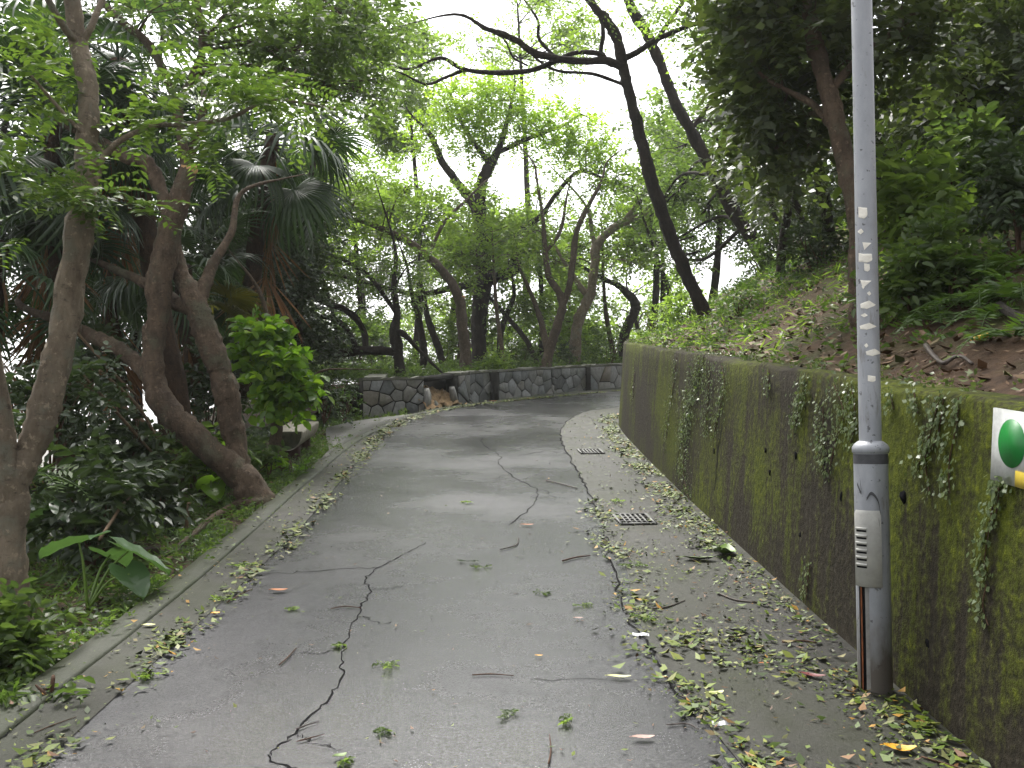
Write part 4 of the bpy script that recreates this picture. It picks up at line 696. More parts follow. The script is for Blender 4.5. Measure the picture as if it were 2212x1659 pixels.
MID = [((600,900,270,480),29,11,90,'l_light','light green tree far behind the long limb of the lopped tree',760), ((540,760,420,640),31,9,54,'l_mid','pale far tree showing above the sprawling tree',600), ((640,930,520,700),36,10,40,'l_grey','greyish tree seen between the limbs of the sprawling tree',760), ((860,1160,420,620),28,12,70,'l_light','dense green tree around the fork of the black trunk',985),
    ((1080,1300,560,760),34,9,50,'l_light','light tree behind the slim forked tree',1200), ((900,1120,620,800),38,8,45,'l_light','far tree low behind the black trunk',960), ((1240,1480,560,760),33,9,46,'l_light','sunny far tree beyond the bend of the road',1390), ((560,800,640,810),34,9,40,'l_grey','dim far tree at the left end of the stone wall',640), ((760,960,660,810),40,8,44,'l_light','far tree behind the foot of the sprawling tree',820),
    ((980,1260,-40,190),33,10,34,'l_light','tall pale tree whose thin top rises above the lime-green crown',1120), ((800,960,60,330),30,10,60,'l_light','feathery pale tree left of the lime-green crown',880), ((1290,1480,230,420),26,8,34,'l_light','light tree seen between the leaning trunk and the lime-green crown',1400), ((1340,1520,420,600),28,8,36,'l_light','green tree behind the foot of the leaning trunk',1440), ((1080,1240,440,600),28,8,32,'l_light','small tree tucked between the black trunk and the slim forked tree',1150), ((1060,1330,700,820),30,10,50,'l_mid','low dark tree hugging the ground behind the bent tree',1180)]
for box, D, m, n, lm, lab, tx in MID: bgtree('far_tree', lab, box, D, m, int(n*.72), BL, M[lm], M['bark_dark'], tx, 9, 'far trees beyond the stone wall', 2.0, (.14, .26))
for box, D, m, n, lm, lab, tx in (((945,1180,425,615),23.9,10,20,'l_light','small dense green tree whose leaves cover the fork of the black trunk',1080), ((880,1110,640,780),27,9,26,'l_light','low light green tree behind the lopped tree',985), ((1120,1340,620,770),27.5,9,26,'l_light','low sunny tree behind the slim forked tree and the bent tree',1195), ((640,840,690,800),25,9,26,'l_mid','low green tree behind the sweeping limb of the sprawling tree',770), ((1180,1420,430,600),27,9,22,'l_light','thin light tree over the crown of the bent tree',1330)):
    bgtree('small_tree', lab, box, D, m, n, BS, M[lm], M['bark_brown'], tx, 6, 'small trees behind the stone wall', .8, (.18, .28))
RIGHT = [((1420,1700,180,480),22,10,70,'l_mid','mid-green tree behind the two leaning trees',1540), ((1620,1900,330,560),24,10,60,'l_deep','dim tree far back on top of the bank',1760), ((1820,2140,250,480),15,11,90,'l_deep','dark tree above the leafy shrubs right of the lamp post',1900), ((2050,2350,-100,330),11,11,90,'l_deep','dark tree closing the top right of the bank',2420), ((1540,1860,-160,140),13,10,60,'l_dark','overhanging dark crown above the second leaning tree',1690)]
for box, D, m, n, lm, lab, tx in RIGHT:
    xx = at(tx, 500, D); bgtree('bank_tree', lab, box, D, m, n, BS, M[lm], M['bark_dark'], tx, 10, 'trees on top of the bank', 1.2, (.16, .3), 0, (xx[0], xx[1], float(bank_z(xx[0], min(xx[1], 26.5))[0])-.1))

# ------------------------------------------------------------------ shrubs
def shrub(label, x, yb, D, rx, h, n, leaf, lm, group=None, name='shrub', stems=6, m=6):
    """x, yb: foot in the photo (used for x only when D is given); rx, h: half width and height in px"""
    b = hit(x, yb) if D is None else at(x, yb, D)
    if D is not None: b[2] = max(b[2]-.1, float(surf(b[0], b[1])[0])-.05)
    D = b[1]; s = D/F; t = thing(name, label, 'shrub', b, group); mb = MB(); fo = MB()
    for i in range(stems):
        e = b+np.array([random.uniform(-.7, .7)*rx*s, random.uniform(-.5, .5)*rx*s, h*s*random.uniform(.5, .9)]); mb.tube([b-[0, 0, .08], (b+e)/2+rng.standard_normal(3)*.04, e], [.012, .009, .004], 5, 4, .05)
    mb.build('stems', M['twig'], t, b, smooth=True)
    for i in range(m):
        c = b+np.array([random.uniform(-.6, .6)*rx*s, random.uniform(-.5, .5)*rx*s, h*s*random.uniform(.3, .85)]); cloud(fo, c, np.array([rx*s*.5, rx*s*.45, h*s*.28]), n//m, leaf)
    fo.build('foliage', M[lm], t, b); return t
S_BIG = dict(tl=.26, k=7, l=.11, w=.5, lod=1, droop=.35); S_MID = dict(tl=.22, k=8, l=.075, w=.5, lod=1); S_SM = dict(tl=.18, k=9, l=.05, w=.5)
for a in (
    # right bank
    ('leafy pale-tipped shrub just right of the lamp post, halfway up the shaft', 1975, 560, 7.6, 75, 260, 190, S_BIG, 'l_light'), ('green shrub low on the slope beside the lamp post', 1965, 690, None, 70, 150, 110, S_MID, 'l_mid'), ('tall mid-green shrub above the big ferns', 2100, 520, 8.2, 110, 250, 170, S_BIG, 'l_mid'), ('light green bush in the upper right among dark trunks', 2150, 330, 9, 80, 220, 120, S_BIG, 'l_light'),
    ('dark shrub behind the ferns on the slope', 2200, 640, 6.6, 80, 230, 140, S_MID, 'l_dark'), ('shrub with narrow shiny leaves between the ferns and the lamp post', 2050, 650, None, 60, 140, 90, S_MID, 'l_mid'), ('bushy green shrub at the foot of the second leaning tree', 1640, 620, 15.5, 80, 80, 90, S_MID, 'l_mid'), ('dark shrub on the slope left of the reddish trunk', 1760, 610, 12, 80, 110, 120, S_MID, 'l_dark'),
    ('light bush at the foot of the first leaning tree', 1480, 690, 15.5, 60, 70, 80, S_MID, 'l_light'), ('dense shrub at the crest behind the reddish trunk', 1700, 560, 15, 90, 110, 110, S_MID, 'l_deep'), ('broad dark shrub on the crest left of the leafy pale-tipped shrub', 1910, 560, 10.5, 90, 170, 130, S_MID, 'l_deep'), ('pale yellowish bush over the far end of the retaining wall', 1420, 715, 16.5, 40, 55, 60, S_SM, 'l_light'), ('small bush between the first leaning tree and the reddish trunk', 1600, 680, None, 50, 60, 60, S_SM, 'l_fern'),
    # behind the stone wall
    ('bright round bush leaning over the stone wall cap', 1068, 808, 22, 42, 48, 90, S_MID, 'l_light'), ('mid-green bush just left of the lopped tree', 880, 820, 22.4, 45, 75, 90, S_MID, 'l_mid'), ('dark bush over the left end of the stone wall', 730, 860, 21, 75, 120, 120, S_MID, 'l_dark'), ('leafy bush between the black trunk and the slim forked tree', 1110, 805, 24.5, 60, 85, 100, S_MID, 'l_mid'), ('dark bush between the slim forked tree and the bent tree', 1215, 808, 25, 45, 85, 90, S_MID, 'l_dark'), ('tall grey-green bush right of the bent tree', 1310, 805, 26, 55, 120, 110, S_MID, 'l_mid'),
    ('bush with broad leaves behind the collapsed gap', 935, 815, 23.5, 50, 85, 90, S_MID, 'l_mid'), ('dim bush behind the sprawling tree foot', 800, 830, 23, 70, 90, 100, S_MID, 'l_dark'),
    # left thicket
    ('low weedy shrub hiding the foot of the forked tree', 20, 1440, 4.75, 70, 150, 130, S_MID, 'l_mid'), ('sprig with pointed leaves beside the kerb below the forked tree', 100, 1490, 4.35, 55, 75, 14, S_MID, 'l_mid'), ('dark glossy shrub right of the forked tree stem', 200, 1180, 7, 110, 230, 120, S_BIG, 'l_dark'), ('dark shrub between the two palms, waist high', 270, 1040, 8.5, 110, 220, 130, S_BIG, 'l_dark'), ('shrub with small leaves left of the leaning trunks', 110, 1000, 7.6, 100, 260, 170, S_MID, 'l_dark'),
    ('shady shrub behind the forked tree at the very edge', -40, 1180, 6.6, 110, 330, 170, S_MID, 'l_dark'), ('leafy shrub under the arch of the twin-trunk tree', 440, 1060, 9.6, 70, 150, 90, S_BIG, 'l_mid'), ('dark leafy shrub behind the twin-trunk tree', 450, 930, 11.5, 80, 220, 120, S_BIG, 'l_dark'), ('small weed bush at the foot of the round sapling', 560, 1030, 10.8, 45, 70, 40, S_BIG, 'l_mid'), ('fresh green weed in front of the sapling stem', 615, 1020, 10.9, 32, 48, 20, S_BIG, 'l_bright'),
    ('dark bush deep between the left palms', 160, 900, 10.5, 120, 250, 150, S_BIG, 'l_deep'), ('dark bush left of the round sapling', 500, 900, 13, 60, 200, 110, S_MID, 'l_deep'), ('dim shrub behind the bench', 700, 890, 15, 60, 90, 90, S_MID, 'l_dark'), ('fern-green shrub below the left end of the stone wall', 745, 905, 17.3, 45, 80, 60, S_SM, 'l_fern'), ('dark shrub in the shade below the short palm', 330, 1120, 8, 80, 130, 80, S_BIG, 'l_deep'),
    ): shrub(*a, group='shrubs and bushes')

# ------------------------------------------------------------------ ferns and broad-leaved plants
def fern(label, x, y, D, size, n, lm='l_fern', grp='ferns'):
    b = hit(x, y) if D is None else at(x, y, D)
    if D is not None: b[2] = max(b[2]-size*.3, float(surf(b[0], b[1])[0])-.02)
    t = thing('fern', label, 'fern', b, grp)
    for i in range(n):
        a = i*2.399+random.uniform(-.3, .3); e = random.uniform(.35, 1.1); D_ = np.array([[math.cos(a)*math.cos(e), math.sin(a)*math.cos(e), math.sin(e)]]); mb = MB(); L = size*random.uniform(.75, 1.1); k = 34
        tt = np.linspace(.05, 1, 7); P = np.zeros((7, 3))+D_*(L*tt[:, None]); P[:, 2] -= .75*L*tt**2; mb.tube(P, np.linspace(.006, .0015, 7), 4, 2, 0, False)
        # leaflets longest at a third of the length
        for lo, hi, ll in ((.08, .35, .17), (.35, .65, .15), (.65, .88, .10), (.88, 1.0, .06)):
            m = max(4, int(k*(hi-lo))); s0 = lo; P0 = D_*(L*lo); P0 = P0.copy(); P0[:, 2] -= .75*L*lo**2; d = D_*1.0; d = d.copy(); d[:, 2] -= .75*(lo+hi); d = unit(d); seg = L*(hi-lo)
            leaves(mb, P0, d, seg, m, size*ll*1.25, .22, 1.6, .05, 1.5, 0, .05, .1)
        mb.v = [v+b for v in mb.v]; mb.build('frond', M[lm], t, b)
    return t
for a in (('large bright fern drooping on the slope right of the lamp post', 2130, 560, 6.3, .75, 12), ('second fern just below the large bright fern', 2080, 620, 6.2, .55, 9), ('fern at the right edge above the bare soil', 2200, 600, 5.6, .55, 9), ('small fern in front of the dark shrub on the slope', 2020, 640, 6.6, .40, 8), ('dark fern near the foot of the reddish trunk', 1930, 680, None, .35, 7), ('low fern on the slope between the second fern and the wall sign', 2150, 690, None, .38, 8),
          ('pale fern spilling over the side path beside the bench', 735, 905, 16.4, .45, 9), ('fern in the shade beside the forked tree stem', 60, 980, 6.6, .6, 9), ('fern hanging over the bare soil right of the bent root', 2190, 730, None, .45, 9), ('fern on the slope just above the bent root', 2030, 700, None, .42, 9), ('wide fern at the foot of the narrow-leaved shrub', 1975, 655, None, .48, 9), ('fern above the yellow bamboo scrap', 2115, 670, None, .5, 10), ('tiny fern beside the broad-leaved plant at the kerb', 292, 1215, None, .26, 7)): fern(*a)
def broad_plant(label, x, y, D, sizes, lm='l_taro'):
    b = hit(x, y) if D is None else at(x, y, D); b[2] = float(surf(b[0], b[1])[0]); t = thing('taro_plant', label, 'plant', b, 'broad-leaved plants')
    for i, (dx, dy, h, L, az, tilt) in enumerate(sizes):
        top = np.array([dx, dy, h]); mb = MB(); mb.tube([np.zeros(3), top*.5+[0, 0, .06], top], [.010, .008, .005], 6, 4, .02); mb.build('stalk', M['l_green'], t, smooth=True)
        n = 9; u = np.linspace(-1, 1, n); vv = np.linspace(0, 1, 12); V = []; prof = np.interp(vv, [0, .08, .25, .45, .75, .92, 1], [.28, .42, .5, .47, .30, .12, .0])
        for q, wv in zip(vv, prof):
            for uu in u:
                xx = (q-.22)*L-.16*L*abs(uu)**1.5*(1-q)*1.2; yy = uu*wv*L; zz = .10*L*abs(uu)-.22*L*q**2+.018*L*math.sin(q*22+abs(uu)*4); V.append((xx, yy, zz))
        Mx = Matrix.Rotation(az, 3, 'Z') @ Matrix.Rotation(tilt, 3, 'Y'); V = np.array(V)@np.array(Mx).T+top; i_ = np.arange(11)[:, None]*n; j_ = np.arange(n-1)[None]; mb = MB(); mb.quads(V, np.stack([i_+j_, i_+j_+1, i_+n+j_+1, i_+n+j_], -1)); mb.build('leaf', M[lm], t, smooth=True)
broad_plant('broad-leaved taro with two large green leaves at the kerb edge', 190, 1270, 5.85, [(-.05, -.02, .40, .36, 2.9, .15), (.22, .05, .34, .34, .3, .35), (.27, -.08, .22, .24, -.6, .55), (.05, .2, .30, .26, 1.4, .3)])
broad_plant('pale-leaved taro in the shade behind the kerbside taro', 130, 1200, 7.0, [(-.05, 0, .45, .32, 2.6, .2), (.25, .1, .4, .3, .5, .3), (.1, -.1, .5, .26, -1.2, .3)])
broad_plant('broad light leaves poking out under the leaning trunk', 455, 960, 9.6, [(-.02, 0, .35, .3, 2.0, .5), (.10, .1, .5, .34, .4, .6), (.05, -.1, .2, .3, -1.0, .6)], 'l_bright')
broad_plant('broad leaves beside the palm stump below the twin trunks', 455, 1080, 9.2, [(0, 0, .25, .26, 2.6, .3), (.12, 0, .30, .28, .2, .4), (.05, -.1, .16, .22, -1.0, .4)], 'l_bright')

# ------------------------------------------------------------------ fallen stems and logs
def stick(name, label, cat, pts, mat, group=None, dz=0, ground=False, sides=6):
    if ground:
        P = []; rr = []
        for x, y, r in pts:
            q = gp(x, y) if y > 850 else None; road = q is not None and -1.95 < q[0] < 1.65 and 0 < q[1] < 24
            q = q+[0, 0, .006] if road else hit(x, y); rd_ = r*q[1]/F*(.5 if name == 'twig' else 1); P.append(q+[0, 0, rd_*.8+dz]); rr.append(rd_)
        P = np.array(P); rr = np.array(rr)
    else:
        P, rr = limb_px(pts); rr = rr*.6
    mb = MB(); mb.tube(P, rr, sides, 4, .08); o = mb.build(name, mat, None, P[0], smooth=True); return tag(o, label, cat, group)
for lab, pts in (('pale dry stem slanting down from the palms to the palm stump', [(160,790,7.8,6),(260,900,8.1,6),(335,985,8.4,5)]), ('long brown stem leaning behind the forked tree', [(150,700,8.6,5),(240,800,8.8,5),(300,860,9,4)]), ('dry frond stem lying across the shrubs below the short palm', [(215,800,8,6),(300,880,8.3,6),(345,960,8.5,5)]), ('dead stem propped above the broad-leaved taro', [(215,1165,6.3,6),(265,1090,6.8,6),(300,1050,7.2,5)]), ('upright pale dry stub by the palm stump', [(402,1145,7.9,7),(408,1085,7.9,6)]), ('short split palm stub beneath the twin trunks', [(352,1075,8.9,8),(358,1040,8.9,5)]), ('thick dead limb sloping left behind the leaning trunk', [(395,1000,9.7,8),(330,930,9.9,9),(240,860,10.1,9),(160,820,10.2,8)])):
    stick('dead_stem', lab, 'dead stem', pts, M['stem_dead'], 'dead stems in the left thicket')
stick('exposed_root', 'brown exposed root running along the kerb from the twin-trunk tree', 'root', [(560,1085,9),(505,1105,9),(455,1135,8),(400,1180,6),(330,1225,4)], M['bark_brown'], ground=True, dz=.02)
stick('fallen_log', 'dark rotten log lying by the kerb right of the taro leaves', 'log', [(270,1225,12),(310,1215,12),(345,1205,9)], M['bark_dark'], ground=True, dz=.03)
stick('fallen_log', 'dark broken log at the right edge of the bank under the ferns', 'log', [(2160,680,9),(2190,705,12),(2235,730,13)], M['bark_dark'], ground=True, dz=.03)
stick('bent_root', 'bent grey root looping over the bare soil of the bank', 'root', [(2000,765,6),(2020,790,5),(2040,805,5),(2060,790,4),(2080,788,4),(2100,805,4)], M['twig_dark'], ground=True, dz=.03)
stick('pale_stick', 'straight pale stick crossing the bent grey root on the bank', 'stick', [(1992,812,3),(2045,785,3)], M['stem_dead'], ground=True, dz=.03)
for lab, x0, x1, y in (('yellow bamboo scrap lying on the bank below the ferns', 2098, 2135, 742), ): stick('bamboo_scrap', lab, 'bamboo scrap', [(x0, y+4, 5), (x1, y-3, 5)], M['l_yellow'], ground=True, dz=.02)

# ------------------------------------------------------------------ creepers on the retaining wall
def creeper(label, lines, n, wpx, ls=.023, big=False):
    P0, h0 = on_wall(*lines[0][0]); mb = MB(); cs = []
    for ln in lines:
        c = crom(np.array(ln, float), 6); cs.append(c); Q = np.array([on_wall(*p)[0] for p in c]); mb.tube(Q-[.006, 0, 0], np.full(len(Q), .003), 4, 1, .1, False)
    st = MB(); A = []
    for i in range(n):
        c = cs[i % len(cs)]; f = rng.random(); p = c[min(int(f*len(c)), len(c)-1)]; w_ = wpx*(1-.35*f); A.append((p[0]+rng.normal(0, w_*.42), p[1]+rng.normal(0, 12)))
    pos = np.array([on_wall(x, y)[0] for x, y in A]); pos[:, 0] -= .008+.03*rng.random(n); d = unit(np.c_[-.25*rng.random(n), rng.normal(0, .7, n), rng.normal(-.5, .5, n)]); nn = unit(np.c_[-np.ones(n), rng.normal(0, .45, n), .5+rng.normal(0, .4, n)]); wv = unit(np.cross(nn, d)); l = (ls*(.6+.8*rng.random(n)))[:, None]
    V = np.stack([pos, pos+d*l*.4+wv*l*.36, pos+d*l, pos+d*l*.4-wv*l*.36], 1).reshape(-1, 3); lf = MB(); lf.quads(V, np.arange(4*n).reshape(-1, 4))
    t = thing('creeper', label, 'creeper', P0, 'creepers hanging on the wall'); mb.build('stems', M['twig'], t, P0); lf.build('leaves', M['l_ivy'], t, P0)
def c4(x, y): return ((2200+x/1.508)/1.649, (1100+y/1.508)/1.649)
for lab, lines, n, wp in (('thickest creeper, hanging from the wall top to the ground at the open crack', [[c4(470,250),c4(430,400),c4(400,520),c4(370,640),c4(365,760),c4(360,900),c4(390,1040)], [c4(440,260),c4(410,420),c4(385,560),c4(355,700)]], 1500, 26), ('creeper right beside the thickest one, ending halfway down', [[c4(560,290),c4(580,420),c4(545,560),c4(520,700)], [c4(500,300),c4(490,480),c4(480,640)]], 620, 20), ('thin creeper strand left of the thickest one', [[c4(320,260),c4(305,400),c4(280,560),c4(262,700)]], 230, 12), ('single faint strand near the far end of the wall', [[c4(95,340),c4(85,480)]], 60, 5), ('short tuft on the wall top, left of the middle creeper', [[c4(820,330),c4(815,430)]], 60, 10),
    ('middle creeper clump between the crack and the lamp post', [[c4(1010,370),c4(990,500),c4(960,620)]], 260, 24), ('wide ragged creeper just left of the lamp post', [[c4(1170,410),c4(1220,560),c4(1180,700),c4(1140,880)], [c4(1260,400),c4(1280,560),c4(1260,720)], [c4(1110,500),c4(1110,700),c4(1110,850)]], 560, 26), ('small creeper tuft right of the lamp post collar, at the wall top', [[c4(1470,450),c4(1490,540)]], 45, 12), ('short creeper second right of the lamp post', [[c4(1600,450),c4(1620,560)]], 70, 14), ('large loose creeper between the lamp post and the sign', [[c4(1740,460),c4(1700,620),c4(1660,780),c4(1680,980)], [c4(1840,480),c4(1830,620),c4(1790,820),c4(1790,990)], [c4(1760,480),c4(1720,700),c4(1610,850)]], 400, 30), ('creeper hanging down from under the wall sign', [[c4(2120,925),c4(2040,980),c4(2010,1150),c4(1980,1350),c4(1990,1440)], [c4(2060,930),c4(2040,1100),c4(1960,1250)]], 200, 22), ('lowest creeper wisp near the paving below the sign', [[c4(1990,1480),c4(1970,1600),c4(2000,1700)]], 40, 16), ('sparse moss-green sprout at the wall foot left of the lamp post', [[c4(1040,1380),c4(1025,1470),c4(1020,1560)]], 60, 12)):
    creeper(lab, lines, n, wp)

# ------------------------------------------------------------------ litter and ground cover
def flat_leaves(mb, XY, Z, ln, wr=.45, tilt=.35, lift=.004):
    n = len(XY); a = rng.random(n)*2*np.pi; nn = unit(np.c_[rng.normal(0, tilt, n), rng.normal(0, tilt, n)-S*.3, np.ones(n)]); d = np.c_[np.cos(a), np.sin(a), np.zeros(n)]; d = unit(d-nn*(d*nn).sum(1)[:, None]); wv = np.cross(nn, d); l = ln[:, None]; hw = l*wr*.5*(.7+.6*rng.random(n))[:, None]
    P = np.c_[XY, Z+lift+np.abs(rng.normal(0, .004, n))+.35*tilt*ln*.5]; cu = nn*l*rng.normal(.08, .07, n)[:, None]
    V = np.stack([P-d*l*.5+cu, P+wv*hw, P+d*l*.5+cu, P-wv*hw], 1).reshape(-1, 3); mb.quads(V, np.arange(4*n).reshape(-1, 4))
def vnoise(X, Y): return .5+.25*np.sin(X*9.1+Y*4.7)+.25*np.sin(Y*6.3-X*5.1+1.7)*np.cos(Y*2.9+X*3.3)
def along(P, n, sd, y0, y1, p=1.0, off=0):
    Q = resample(P, 4000); m = (Q[:, 1] > y0) & (Q[:, 1] < y1); Nn = normals2(Q)[m]; Q = Q[m]; i = (len(Q)*rng.random(n*3)**p).astype(int); o = rng.normal(off, sd, n*3); XY = Q[i]+Nn[i]*o[:, None]; keep = rng.random(n*3) < .7*vnoise(XY[:, 0], XY[:, 1])**1.6; return XY[keep][:n]
def between(A, B, n, y0, y1, fn=None, p=1.0):
    y = y0+(y1-y0)*rng.random(n*4)**p; a = np.interp(y, A[:, 1], A[:, 0]); b = np.interp(y, B[:, 1], B[:, 0]); u = rng.random(n*4); XY = np.c_[a+(b-a)*u, y]; k = rng.random(n*4) < (fn(XY, u) if fn else 1); return XY[k][:n]
rd = lambda XY, h=.006: road_z(XY[:, 1])+h
def ln(n, a, b): return a+(b-a)*rng.random(n)**2.6
mb = MB()
for XY, a, b in ((along(AL, 5200, .065, 3.2, 26), .02, .08), (along(AL, 3200, .06, 11, 26), .03, .08), (along(KI, 1500, .10, 3, 22, 1, -.02), .015, .05), (between(KI, AL, 380, 3, 20), .015, .045), (along(PV, 1700, .09, 2.4, 9), .018, .075),
    (between(PV, WL, 3000, 2.2, 9.5, lambda q, u: (.06+.94*vnoise(q[:, 0]*.8, q[:, 1]*.8)**2.5)*(.35+.65*np.exp(-((u-.75)/.4)**2)), 1.25), .014, .05), (between(PV, WL, 1300, 2.2, 5.2, lambda q, u: vnoise(q[:, 0]*.6, q[:, 1]*.6)**3), .025, .085),
    (along(WL, 3400, .09, 2.6, 17.5, .8, -.08), .02, .07), (along(WL, 2200, .09, 7, 17.5, 1, -.2), .03, .08), (between(AL, PV, 420, 2.3, 18, None, 1.4), .010, .035), (between(PV, WL, 500, 9, 18), .02, .05)):
    q = XY[(XY[:, 0] < wx(XY[:, 1])-.02)]; flat_leaves(mb, q, rd(q)+np.where(np.abs(signed(q, KI)) > .001, np.where((signed(q, KI) > 0) & (signed(q, KI) < .19), .018, 0), 0), ln(len(q), a, b))
struct(mb.build('leaf_litter', M['litter']), 'stuff')
mb = MB(); q = between(AL, PV, 900, 2.2, 20, lambda q, u: .3+.7*vnoise(q[:, 0]*.4, q[:, 1]*.4)); flat_leaves(mb, q, rd(q, .003), ln(len(q), .010, .05), .22, .2, .002); q = between(PV, WL, 500, 2.2, 9); flat_leaves(mb, q, rd(q), ln(len(q), .012, .06), .25, .3)
struct(mb.build('brown_debris', M['litter_brown']), 'stuff')
# leaf litter and weeds on the bank and under the thicket
def patch(n, x0, x1, y0, y1, keep): 
    XY = np.c_[x0+(x1-x0)*rng.random(n), y0+(y1-y0)*rng.random(n)]; return XY[keep(XY)]
mb = MB(); q = patch(15000, 1.85, 6, 2, 19, lambda q: (q[:, 0] > wx(q[:, 1])+.22) & (rng.random(len(q)) < np.exp(-(q[:, 0]-1.8)/1.6))); flat_leaves(mb, q, bank_z(q[:, 0], q[:, 1]), ln(len(q), .03, .10), .5, .45, .008)
q = patch(11000, -7, -1.8, 2.8, 16, lambda q: signed(q, KI) > .16); flat_leaves(mb, q, ground_z(q[:, 0], q[:, 1]), ln(len(q), .03, .10), .45, .4, .008); q = along(KI, 1500, .12, 16, 19.5, 1, -.9); flat_leaves(mb, q, ground_z(q[:, 0], q[:, 1]), ln(len(q), .03, .09), .45, .4)
struct(mb.build('forest_litter', M['litter_brown']), 'stuff')
def weeds(name, q, zf, mat, leaf, h=(.4, 1.0)):
    n = len(q); z = zf(q[:, 0], q[:, 1]); P = np.c_[q, z]; D = unit(np.c_[rng.normal(0, .6, n), rng.normal(0, .6, n), h[0]+(h[1]-h[0])*rng.random(n)]); mb = MB(); leaves(mb, P, D, leaf['tl']*(.4+.9*rng.random(n)), leaf['k'], leaf['l'], leaf['w'], 1, .3, 1, 0, .35); return struct(mb.build(name, mat), 'stuff')
WD = dict(tl=.16, k=6, l=.055, w=.4); WG = dict(tl=.14, k=5, l=.11, w=.12)
q = patch(16000, 1.85, 8, 5, 24, lambda q: (q[:, 0] > wx(q[:, 1])+.25) & (rng.random(len(q)) < np.clip((q[:, 0]-wx(q[:, 1]))*.35+(q[:, 1]-7)*.05, .04, .8)*vnoise(q[:, 0]*.4, q[:, 1]*.4)*1.4)); weeds('bank_weeds', q, bank_z, M['l_fern'], WD)
q = patch(6000, 1.85, 6, 7, 22, lambda q: (q[:, 0] > wx(q[:, 1])+.22) & (rng.random(len(q)) < .5*vnoise(q[:, 0]*.7, q[:, 1]*.5))); weeds('bank_grass', q, bank_z, M['l_light'], WG, (.6, 1.4))
q = patch(2600, 1.8, 2.3, 3, 16, lambda q: (q[:, 0] > wx(q[:, 1])+.14) & (rng.random(len(q)) < .5*vnoise(q[:, 0], q[:, 1]))); weeds('wall_top_weeds', q, lambda x, y: road_z(y)+WALL_H+.01, M['l_ivy'], dict(tl=.10, k=6, l=.035, w=.5))
q = patch(13000, -8, -1.9, 2.6, 19, lambda q: (signed(q, KI) > .22) & (rng.random(len(q)) < (.25+.75*vnoise(q[:, 0]*.5, q[:, 1]*.5))*.8)); weeds('thicket_weeds', q, ground_z, M['l_mid'], WD)
q = patch(2500, -3.4, -1.9, 2.6, 14, lambda q: (signed(q, KI) > .18) & (rng.random(len(q)) < .6)); weeds('kerb_grass', q, ground_z, M['l_fern'], WG, (.5, 1.2)); q = along(KI, 900, .05, 3, 14, 1, -.23); weeds('kerb_weeds', q, ground_z, M['l_mid'], dict(tl=.12, k=7, l=.04, w=.45), (.4, 1.0))
q = patch(5000, -12, -3, 3, 22, lambda q: signed(q, KI) > 1.5); weeds('shade_undergrowth', q, ground_z, M['l_dark'], dict(tl=.35, k=8, l=.11, w=.5), (.7, 1.6))
q = p0+rng.random((2600, 1))*(p8-p0)+np.array([-.78, .62])*(.5+3.5*rng.random((2600, 1))); weeds('bed_undergrowth', q, lambda x, y: road_z(y)+.46, M['l_mid'], dict(tl=.4, k=8, l=.09, w=.45), (.7, 1.8))

# ------------------------------------------------------------------ single things lying on the road
def one_leaf(name, label, x, y, L, wr, mat, az, curl=.15, cat='fallen leaf', lift=.012, group=None):
    c = gp(x, y); mb = MB(); n = 9; V = []
    for i, t in enumerate(np.linspace(0, 1, n)):
        wv = L*wr*.5*math.sin(math.pi*min(1, t*.93+.05))**.75; z = curl*L*(2*t-1)**2*.6
        for s_ in (-1, 0, 1): V.append(((t-.5)*L, s_*wv+.03*L*math.sin(t*7), z+abs(s_)*wv*.35+.006*L*math.sin(t*23+s_)))
    i = np.arange(n-1)[:, None]*3; j = np.arange(2)[None]; mb.quads(V, np.stack([i+j, i+j+1, i+4+j, i+3+j], -1)); mb.tube([(-.5*L, 0, curl*L*.6), (-.62*L, .02*L, curl*L*.5)], [.0022, .0016], 5, 2, 0)
    o = mb.build(name, mat, smooth=True); o.location = (c[0], c[1], float(road_z(c[1]))+lift); o.rotation_euler = (math.atan(S), 0, R(az)); return tag(o, label, cat, group)
GL = 'single fallen leaves'
